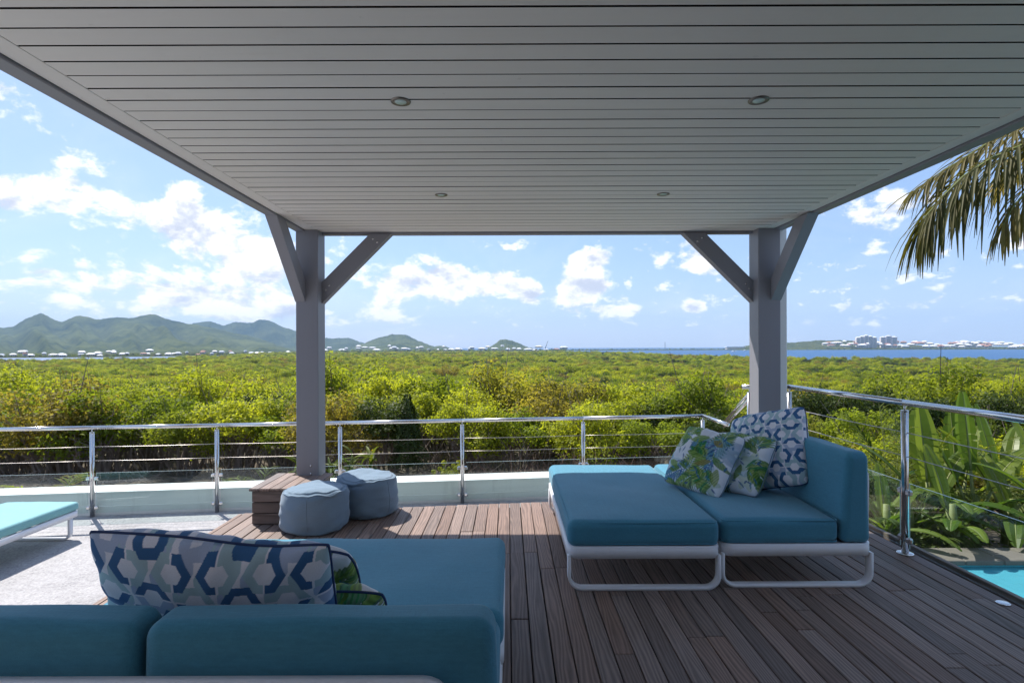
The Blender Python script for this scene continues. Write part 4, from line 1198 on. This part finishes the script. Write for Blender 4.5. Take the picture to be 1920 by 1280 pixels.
for k in range(6):
    L = (PY1 - PY0) / 6; mb = MB(); mb.box(PX0 - .36, PX0 + .04, PY0 + k * L + .003 - .06, PY0 + (k + 1) * L - .003 - .06, PZ + .032, PZ + .085, .008); mb.build('coping', M['cope'], pool)
mb = MB(); mb.add([(PX0, PY0, PZ), (PX1, PY0, PZ), (PX1, PY1, PZ), (PX0, PY1, PZ)], [(0, 1, 2, 3)]); mb.build('water', pool_water(), pool)

# ================================================================== GARDEN PLANTS
def strip_leaf(mb, base, d0, L, wd, droop, up=(0, 0, 1), n=5, fold=.25, tip=.05):
    """slender blade: two half strips folded along the midrib"""
    p = Vector(base); d = Vector(d0).normalized(); pts_ = []
    for k in range(n + 1):
        s = k / n; pts_.append((p.copy(), d.copy(), s)); d = (d + Vector((0, 0, -droop / n))).normalized(); p = p + d * (L / n)
    V = []; Fc = []
    for (p, d, s) in pts_:
        side = d.cross(Vector(up)); side = side.normalized() if side.length > 1e-4 else Vector((1, 0, 0)); nn = side.cross(d)
        w_ = wd * (max(tip, math.sin(math.pi * min(.97, s * .86 + .14)) ** .8))
        V += [p - side * w_ / 2 + nn * w_ * fold, p, p + side * w_ / 2 + nn * w_ * fold]
    for k in range(n):
        a = k * 3; Fc += [(a, a + 1, a + 4, a + 3), (a + 1, a + 2, a + 5, a + 4)]
    mb.add(V, Fc)
def frond(rachis, nl, L0, rg, hang=.8, spread=1.0, wd=.03, sweep=.55, mL=None, stem_r=.012, wild=.10):
    """pinnate palm leaf along a list of points -> (leaflets MB, rachis MB)"""
    lf = MB(); st = MB(); pts_ = [Vector(p) for p in rachis]
    seg = [0]; 
    for a, b in zip(pts_, pts_[1:]): seg.append(seg[-1] + (b - a).length)
    tot = seg[-1]
    def at(s):
        s *= tot
        for i in range(len(seg) - 1):
            if s <= seg[i + 1] + 1e-9:
                q = (s - seg[i]) / max(1e-9, seg[i + 1] - seg[i]); return pts_[i].lerp(pts_[i + 1], q), (pts_[i + 1] - pts_[i]).normalized()
        return pts_[-1], (pts_[-1] - pts_[-2]).normalized()
    st.tube(pts_, [stem_r * (1 - .8 * i / (len(pts_) - 1)) for i in range(len(pts_))], 5)
    for k in range(nl):
        s = .12 + .88 * (k + rg.uniform(0, .6)) / nl
        p, d = at(min(s, .999)); side = d.cross(Vector((0, 0, 1))); side = side.normalized() if side.length > .05 else Vector((1, 0, 0))
        for sg in (-1, 1):
            dd = side * sg * spread + d * (sweep + .9 * s ** 3) + Vector((0, 0, .25)) + Vector(rg.normal(size=3) * wild)
            l = L0 * (math.sin(math.pi * (.18 + .74 * s)) ** .6) * rg.uniform(.85, 1.12)
            strip_leaf(lf, p, dd, l, wd * rg.uniform(.8, 1.2), hang * rg.uniform(.55, 1.4), n=4)
    return lf, st
def arc(p0, az, e0, L, droop, n=9):
    p = Vector(p0); d = Vector((math.cos(az) * math.cos(e0), math.sin(az) * math.cos(e0), math.sin(e0))); out = [p.copy()]
    for k in range(n):
        d = (d + Vector((0, 0, -droop / n))).normalized(); p = p + d * (L / n); out.append(p.copy())
    return out

# coconut palm standing beyond the right edge, two fronds reach into view
rg = np.random.RandomState(19)
PT = Vector((7.85, 5.3, 0)); pz = gz(PT.x, PT.y); top = Vector((6.35, 5.05, 3.75))
r = empty('coconut_palm', (PT.x, PT.y, pz)); tag(r, 'tall palm with drooping sunburnt fronds reaching in under the roof edge', 'palm tree')
O = Vector((PT.x, PT.y, pz))
mb = MB(); mb.tube([(0, 0, -.2), (-.35, -.05, 1.6), (-.85, -.15, 3.2), tuple(top - O)], [.16, .12, .11, .10], 12)
mb.build('trunk', M['trunk'], r, True)
def palm_frond(pts_w, nl, L0, seed, hang, wd=.035, sweep=.55, spread=1.0):
    lf, st = frond([Vector(p) - O for p in pts_w], nl, L0, np.random.RandomState(seed), hang, spread, wd, sweep, stem_r=.018, wild=.24)
    f_ = lf.build('frond', M['leafO'], r); st.build('rachis', M['stalk'], f_)
D1 = 5.2
palm_frond([top, px_at(2010, 235, D1), px_at(1920, 275, D1), px_at(1860, 300, D1), px_at(1807, 334, D1), px_at(1768, 372, D1), px_at(1735, 410, D1), px_at(1722, 440, D1)], 104, .98, 1, 2.1, .026, .8, .8)
palm_frond([top, px_at(2020, 190, 5.5), px_at(1930, 235, 5.5), px_at(1860, 268, 5.5), px_at(1800, 305, 5.5), px_at(1752, 335, 5.5), px_at(1715, 362, 5.5)], 72, .72, 2, 1.3, .026, .85, .85)
palm_frond([top, px_at(2040, 270, 4.9), px_at(1960, 330, 4.9), px_at(1905, 385, 4.9), px_at(1880, 430, 4.9)], 60, .78, 3, 2.4, .026, .75)
for k in range(7):
    palm_frond(arc(top, R(-80 + 36 * k), R(50 - 6 * (k % 3)), 2.3, 1.5 + .2 * (k % 2)), 34, .55, 30 + k, 1.6)

# areca-like palms on the slope to the right
def clump_palm(x, y, n, L, label, mname='leafP', e=(40, 80), droop=1.3, nl=22, L0=.30, wd=.024, cat='palm', name='garden_palm', h0=.0, seed=0, hang=.7):
    z = gz(x, y); r = empty(name, (x, y, z)); tag(r, label, cat); rr = np.random.RandomState(seed + 50)
    for k in range(n):
        a = 6.283 * k / n + rr.uniform(-.3, .3); el_ = R(rr.uniform(*e)); l = L * rr.uniform(.75, 1.15)
        pts_ = arc((rr.normal() * .05, rr.normal() * .05, h0), a, el_, l, droop * rr.uniform(.7, 1.3))
        lf, st = frond(pts_, nl, L0, rr, hang, .9, wd, .6, stem_r=.010)
        f_ = lf.build('frond', M[mname], r); st.build('rachis', M['stalk'], f_)
    if h0 > .2: mb = MB(); mb.tube([(0, 0, -.1), (.02, 0, h0)], .05, 8); mb.build('trunk', M['trunk'], r, True)
    return r
clump_palm(6.0, 8.9, 20, 2.05, 'feathery green palm clump behind the steel post above the pool', seed=1, e=(45, 84), L0=.36, nl=26)
clump_palm(7.0, 9.6, 18, 2.0, 'bushy feathery palm beside the upright banana leaves', seed=2, e=(45, 84), L0=.36, nl=26)
clump_palm(5.1, 9.4, 14, 1.6, 'low feathery palm behind the sofa backrest', seed=3, e=(40, 80), L0=.34, nl=24)
clump_palm(5.2, 7.9, 14, 1.25, 'dense low feathery palm below the railing cables', seed=9, e=(30, 80), L0=.32, nl=22)
clump_palm(4.2, 7.6, 12, 1.05, 'small green palm beneath the glass panel of the deck railing', seed=12, e=(30, 78), L0=.28, nl=20)
clump_palm(8.6, 9.2, 14, 1.7, 'feathery palm at the far end of the banana plants', seed=13, e=(40, 80), L0=.34, nl=24)
clump_palm(3.5, 7.1, 8, .95, 'small dry-tipped palm close to the deck edge', 'leafO', seed=4, e=(25, 70), h0=.15)
clump_palm(3.35, 4.25, 16, .85, 'spiky cycad spilling along the deck edge above the pool', 'leafO', seed=5, e=(18, 55), L0=.14, wd=.016, nl=26, h0=.35, cat='cycad', name='cycad', droop=1.0)
clump_palm(-3.9, 8.6, 9, .85, 'pale fan-like palm behind the low wall between grey post and lounger', seed=6, L0=.36, nl=12, h0=.35, e=(30, 80))
clump_palm(-6.6, 8.4, 9, .8, 'yellowish low palm behind the low wall at the lounger', seed=7, L0=.3, nl=13, h0=.35, e=(25, 75), mname='leafB')
clump_palm(-4.9, 9.6, 8, .8, 'small pale palm in the shade of the hedge', seed=8, L0=.3, nl=12, e=(30, 80))

# banana-like plants with broad upright blades
def blade(mb, rb, base, d0, L, wd, droop, rr, torn=.3, n=13):
    p = Vector(base); d = Vector(d0).normalized(); side = d.cross(Vector((0, 0, 1))); side = side.normalized() if side.length > .2 else Vector((rr.normal(), rr.normal(), 0)).normalized()
    rib = []; sec = []
    for k in range(n + 1):
        s = k / n; rib.append(p.copy()); sec.append((p.copy(), d.copy(), s)); d = (d + Vector((0, 0, -droop / n))).normalized(); p = p + d * (L / n)
    for sg in (-1, 1):
        for k in range(n):
            cut = .86 if rr.uniform() < torn else 1.0; dz = rr.uniform(-.10, .04) if cut < 1 else 0
            q = []
            for kk, c in ((k, 0), (k + 1, 1)):
                p, d, s = sec[kk]; nn = side.cross(d); w_ = wd * .5 * max(.08, math.sin(math.pi * min(.96, .10 + .86 * s)) ** .55)
                ss = s if not (c and cut < 1) else s - (1 - cut) / n
                o_ = p + side * sg * w_ * .55 + nn * w_ * .22; e_ = p + side * sg * w_ + nn * (w_ * (.12 + dz)) 
                if c and cut < 1: e_ = e_ - d * (L / n) * .35; o_ = o_ - d * (L / n) * .12
                q.append((p, o_, e_))
            V = [q[0][0], q[0][1], q[0][2], q[1][0], q[1][1], q[1][2]]
            mb.add(V, [(0, 1, 4, 3), (1, 2, 5, 4)])
    rb.tube(rib, [.017 * (1 - .85 * i / n) for i in range(n + 1)], 5)
def banana(x, y, leaves, label, seed):
    z = gz(x, y); r = empty('banana_plant', (x, y, z)); tag(r, label, 'plant'); rr = np.random.RandomState(seed)
    mb = MB(); mb.tube([(0, 0, -.1), (.01, 0, .4), (0, .01, .75)], [.07, .055, .035], 10); mb.build('stem', M['stalk'], r, True)
    for (a, e, pet, L, wd, droop) in leaves:
        a, e = R(a), R(e); d = Vector((math.cos(a) * math.cos(e), math.sin(a) * math.cos(e), math.sin(e)))
        b0 = Vector((0, 0, .35)); b1 = b0 + d * pet
        m1 = MB(); m2 = MB(); blade(m1, m2, b1, d, L, wd, droop, rr)
        m2.tube([b0, b1], [.028, .017], 6)
        o = m1.build('leaf', M['banana'], r); m2.build('midrib', M['stalk'], o, True)
banana(5.6, 7.55, [(100, 84, .55, 1.05, .34, .25), (60, 80, .40, .95, .30, .3), (150, 62, .4, .95, .26, .9), (-60, 45, .3, .95, .26, 1.5), (200, 40, .3, .8, .22, 1.5), (20, 62, .4, .9, .26, .9), (260, 55, .25, .8, .22, 1.6)], 'tall banana-like plant with upright broad leaves beyond the pool', 1)
banana(6.15, 7.5, [(80, 82, .7, 1.05, .32, .25), (140, 70, .5, 1.0, .28, .7), (10, 60, .5, .9, .26, 1.0), (-80, 50, .3, .9, .24, 1.4), (190, 50, .3, .85, .24, 1.3)], 'banana-like plant with torn leaves beside the tallest one', 2)
banana(5.1, 7.25, [(170, 42, .15, .85, .20, 1.5), (210, 35, .15, .8, .20, 1.5), (-30, 40, .15, .9, .22, 1.5), (-70, 45, .1, .8, .20, 1.6), (60, 60, .15, .7, .18, 1.0), (120, 65, .15, .7, .18, .9), (10, 55, .1, .8, .2, 1.3)], 'low banana-like plant with arching leaves at the pool edge', 3)
banana(6.75, 7.0, [(170, 60, .3, 1.0, .26, 1.1), (120, 75, .5, 1.0, .28, .5), (220, 45, .2, .9, .22, 1.5), (-60, 50, .2, .8, .22, 1.5)], 'banana-like plant with a pale drooping leaf at the far pool corner', 4)
banana(4.6, 8.0, [(180, 50, .1, .7, .16, 1.4), (100, 70, .1, .7, .15, .8), (-40, 50, .1, .7, .16, 1.3), (250, 45, .1, .6, .15, 1.5)], 'small banana-like plant below the glass panel', 5)

rr = np.random.RandomState(31); Pg = []
for k in range(9000):
    y = rr.uniform(6.75, 12.5); x = rr.uniform(3.2, 10.5 + (y - 6.7) * .6)
    if float(gn((x * 3, y * 3, 2), .5)) < -.35: continue
    Pg.append((x, y, gz(x, y) + abs(rr.normal()) * .10 * (1 + .6 * float(gn((x, y, 9), 1.2)))))
Pg = np.array(Pg); Ng = rr.normal(size=(len(Pg), 3)) * .5 + np.array((0, 0, 1.0)); Ng /= np.linalg.norm(Ng, axis=1, keepdims=True)
LV, LF = leaf_quads(Pg, Ng, .085, rr, .45); o = ob('ground_cover', np_mesh('ground_cover', LV, LF, [M['leafP']])); tag(o, 'low leafy ground cover on the slope beyond the pool', 'ground cover', kind='stuff')
banana(6.5, 8.2, [(90, 84, .55, .95, .32, .3), (140, 74, .5, .9, .28, .6), (30, 70, .5, .9, .28, .8), (200, 55, .4, .9, .24, 1.3), (-70, 55, .4, .9, .24, 1.3)], 'tall banana-like plant behind the others with a pale upright leaf', 6)
banana(6.3, 7.1, [(175, 35, .2, .95, .24, 1.4), (-20, 40, .2, .9, .24, 1.4), (230, 40, .15, .8, .22, 1.6), (80, 65, .3, .8, .22, .9), (-80, 50, .15, .75, .2, 1.5)], 'spreading banana-like plant hanging over the pool coping', 7)
banana(4.55, 6.85, [(200, 50, .1, .75, .17, 1.3), (120, 65, .15, .7, .16, .9), (30, 55, .15, .8, .18, 1.2), (-50, 40, .1, .7, .16, 1.5), (260, 60, .1, .6, .15, 1.2), (75, 75, .2, .7, .16, .6)], 'arching banana-like plant close to the steel post beyond the deck', 8)
banana(5.35, 6.85, [(160, 45, .2, .9, .20, 1.4), (20, 45, .2, .9, .20, 1.4), (-100, 50, .1, .6, .17, 1.6), (90, 72, .35, .8, .2, .7), (230, 50, .15, .7, .18, 1.4)], 'banana-like plant arching both ways just behind the pool coping', 9)
banana(6.9, 7.9, [(170, 65, .5, 1.0, .28, .8), (110, 78, .6, 1.0, .28, .4), (40, 65, .5, 1.0, .26, .9), (-60, 55, .3, .9, .24, 1.3)], 'leafy banana-like plant at the back of the group beyond the pool', 10)
clump_palm(4.75, 7.3, 13, 1.15, 'fine feathery palm filling the gap beside the arching banana plants', seed=15, e=(30, 80), L0=.30, nl=24)
clump_palm(5.75, 8.2, 15, 1.5, 'dense feathery palm between the banana plants and the palm clump', seed=16, e=(35, 82), L0=.34, nl=24)
# lance-leaved plant behind the left post, lime spurge, dry grass tuft
def lance(x, y, z, n, L, wd, label, mname, seed, name, h=.6):
    r = empty(name, (x, y, z)); tag(r, label, 'plant'); rr = np.random.RandomState(seed)
    for c in range(5):
        q = Vector((rr.normal() * .25, rr.normal() * .2, 0)); t_ = q + Vector((rr.normal() * .12, rr.normal() * .1, h * rr.uniform(.6, 1.3)))
        mb = MB(); mb.tube([q, t_], [.022, .016], 6); mb.build('stem', M['stalk'], r)
        for k in range(n):
            a = rr.uniform(0, 6.28); e = rr.uniform(.1, 1.3); mb = MB()
            strip_leaf(mb, q.lerp(t_, rr.uniform(.5, 1.0)), (math.cos(a) * math.cos(e), math.sin(a) * math.cos(e), math.sin(e)), L * rr.uniform(.7, 1.2), wd, 1.3, n=5, tip=.02)
            mb.build('leaf', M[mname], r)
x, y, z = px_at(640, 870, 9.2); lance(x, y, gz(x, y), 20, .42, .055, 'lance-leaved green plant behind the wall next to the grey post', 'leafP', 1, 'lance_leaf_plant', 1.0)
x, y, z = px_at(590, 860, 9.6); lance(x, y, gz(x, y), 16, .42, .055, 'lance-leaved plant partly hidden behind the grey post', 'leafP', 2, 'lance_leaf_plant', .9)
rr = np.random.RandomState(8)
x, y, z = px_at(840, 885, 8.6); z0 = gz(x, y); r = empty('spurge_plant', (x, y, z0)); tag(r, 'lime yellow spurge plant with ball-like leaf heads behind the wall', 'plant')
for k in range(26):
    a = rr.uniform(0, 6.28); q = rr.uniform(0, .33); hz_ = (z - z0) + rr.uniform(-.10, .14); p = np.array((q * math.cos(a), q * math.sin(a), hz_))
    st = MB(); st.tube([(0, 0, 0), (p[0] * .6, p[1] * .6, hz_ * .6), tuple(p)], [.012, .009, .006], 4); st.build('stem', M['stalk'], r)
    d = rr.normal(size=(44, 3)); d /= np.linalg.norm(d, axis=1, keepdims=True)
    LV, LF = leaf_quads(p + d * .035, d, .035, rr); ob('leaf_head', np_mesh('leaf_head', LV, LF, [M['spurge']]), r)
x, y, z = px_at(985, 893, 11.5); r = empty('dry_grass_tuft', (x, y, gz(x, y))); tag(r, 'rusty orange tuft of dead leaves on the bare ground', 'dead leaves')
mb = MB()
for k in range(60):
    a = rr.uniform(0, 6.28); e = rr.uniform(.05, .7); strip_leaf(mb, (rr.normal() * .1, rr.normal() * .1, .03), (math.cos(a) * math.cos(e), math.sin(a) * math.cos(e), math.sin(e)), rr.uniform(.25, .5), .02, .9, n=3)
mb.build('leaves', M['rust'], r)
x, y, z = px_at(1270, 852, 13.0); r = empty('dry_grass_tuft', (x, y, gz(x, y) + .35)); tag(r, 'pale straw coloured tuft of dead leaves under the hedge', 'dead leaves')
mb = MB()
for k in range(70):
    a = rr.uniform(0, 6.28); e = rr.uniform(.05, .9); strip_leaf(mb, (rr.normal() * .12, rr.normal() * .1, .03), (math.cos(a) * math.cos(e), math.sin(a) * math.cos(e), math.sin(e)), rr.uniform(.25, .5), .03, 1.2, n=3)
mb.build('leaves', M['straw'], r)
# dark conical shrub standing above the hedge
x, y, z = px_at(764, 800, 16.2); LVs = []
rgc = np.random.RandomState(5); n = 5200; hq = rgc.uniform(0, 1, n); aa = rgc.uniform(0, 6.28, n); q = ((1 - hq) ** .55 * .5 + .05) * rgc.uniform(.2, 1, n) ** .4 * (1 + .45 * fnoise(91)(np.stack([np.cos(aa) * 1.5, np.sin(aa) * 1.5, hq * 5], 1), 1.4))
Pc = np.stack([q * np.cos(aa), q * np.sin(aa), .3 + hq * (1.75 + .3 * np.sin(aa * 3))], 1); Nn = np.stack([np.cos(aa), np.sin(aa), .6 + 0 * aa], 1) + rgc.normal(size=(n, 3)) * .4; Nn /= np.linalg.norm(Nn, axis=1, keepdims=True)
LV, LF = leaf_quads(Pc, Nn, .075, rgc); r = empty('conical_shrub', (x, y, gz(x, y))); tag(r, 'dark conical evergreen shrub rising from the hedge', 'shrub')
ob('foliage', np_mesh('foliage', LV, LF, [M['leafD']]), r); mb = MB(); mb.tube([(0, 0, -.2), (0, 0, 1.9)], [.05, .02], 6); mb.build('stem', M['twig'], r)

# fallen twigs and brush in front of the hedge
rr = np.random.RandomState(14)
mb = MB()
for k in range(2600):
    y = rr.uniform(9.5, 17.2); x = rr.uniform(-.95, .95) * y; a = rr.uniform(0, 6.28); L = rr.uniform(.15, .8); e = abs(rr.normal()) * .35
    z = gz(x, y); p0 = Vector((x, y, z + .01)); p1 = p0 + Vector((math.cos(a) * L * .5, math.sin(a) * L * .5, math.sin(e) * L * .5 + rr.normal() * .03)); p2 = p1 + Vector((math.cos(a + .4) * L * .5, math.sin(a + .4) * L * .5, math.sin(e) * L * .4))
    mb.tube([p0, p1, p2], [.009, .007, .003], 3, False)
o = mb.build('fallen_twigs', M['twig']); tag(o, 'fallen twigs littering the bare ground below the hedge', 'twigs', kind='stuff')
mb = MB()
for cx, cy, cnt in ((px_at(1100, 868, 14.5)[0], 14.5, 420), (px_at(1180, 880, 13)[0], 13, 200), (px_at(900, 875, 14)[0], 14, 160), (px_at(1010, 872, 13.5)[0], 13.5, 200)):
    for k in range(cnt):
        x = cx + rr.normal() * .6; y = cy + rr.normal() * .4; z = gz(x, y); a = rr.uniform(0, 6.28); e = rr.uniform(.1, 1.2); L = rr.uniform(.3, .9)
        d = Vector((math.cos(a) * math.cos(e), math.sin(a) * math.cos(e), math.sin(e))); p0 = Vector((x, y, z)); p1 = p0 + d * L * .5 + Vector(rr.normal(size=3) * .05); p2 = p0 + d * L + Vector(rr.normal(size=3) * .1)
        mb.tube([p0, p1, p2], [.008, .006, .003], 3, False)
o = mb.build('dry_brush', M['redtwig']); tag(o, 'reddish dry brushwood heaped at the foot of the hedge', 'brushwood', kind='stuff')
mb = MB()
for k in range(700):       # stems of the hedge showing below the leaves
    y = rr.uniform(16.6, 18.2); x = rr.uniform(-.95, .95) * y; z = gz(x, y); d = Vector((rr.normal() * .35, rr.normal() * .25 - .1, 1)).normalized(); L = rr.uniform(.6, 1.6)
    p0 = Vector((x, y, z - .05)); p1 = p0 + d * L * .5 + Vector(rr.normal(size=3) * .08); p2 = p0 + d * L + Vector(rr.normal(size=3) * .18)
    mb.tube([p0, p1, p2], [.018, .013, .005], 4, False)
o = mb.build('hedge_stems', M['twig']); tag(o, 'tangle of bare grey stems at the foot of the hedge', 'stems', kind='stuff')

# ================================================================== AIR
def haze_mat():
    m = bpy.data.materials.new('haze_air'); m.use_nodes = True; t = NT(m.node_tree); t.n.remove(t.n['Principled BSDF'])
    v = t.node('ShaderNodeVolumePrincipled'); v.inputs['Color'].default_value = (.44, .68, 1.0, 1); v.inputs['Density'].default_value = HAZE; v.inputs['Anisotropy'].default_value = 0.0
    t.l.new(v.outputs[0], t.n['Material Output'].inputs['Volume']); return m
HAZE = 8.5e-5
mb = MB(); mb.box(-9000, 9000, -200, 8200, -40, 420)
o = mb.build('haze', haze_mat()); tag(o, 'thin bluish sea haze filling the air', 'haze', kind='stuff')
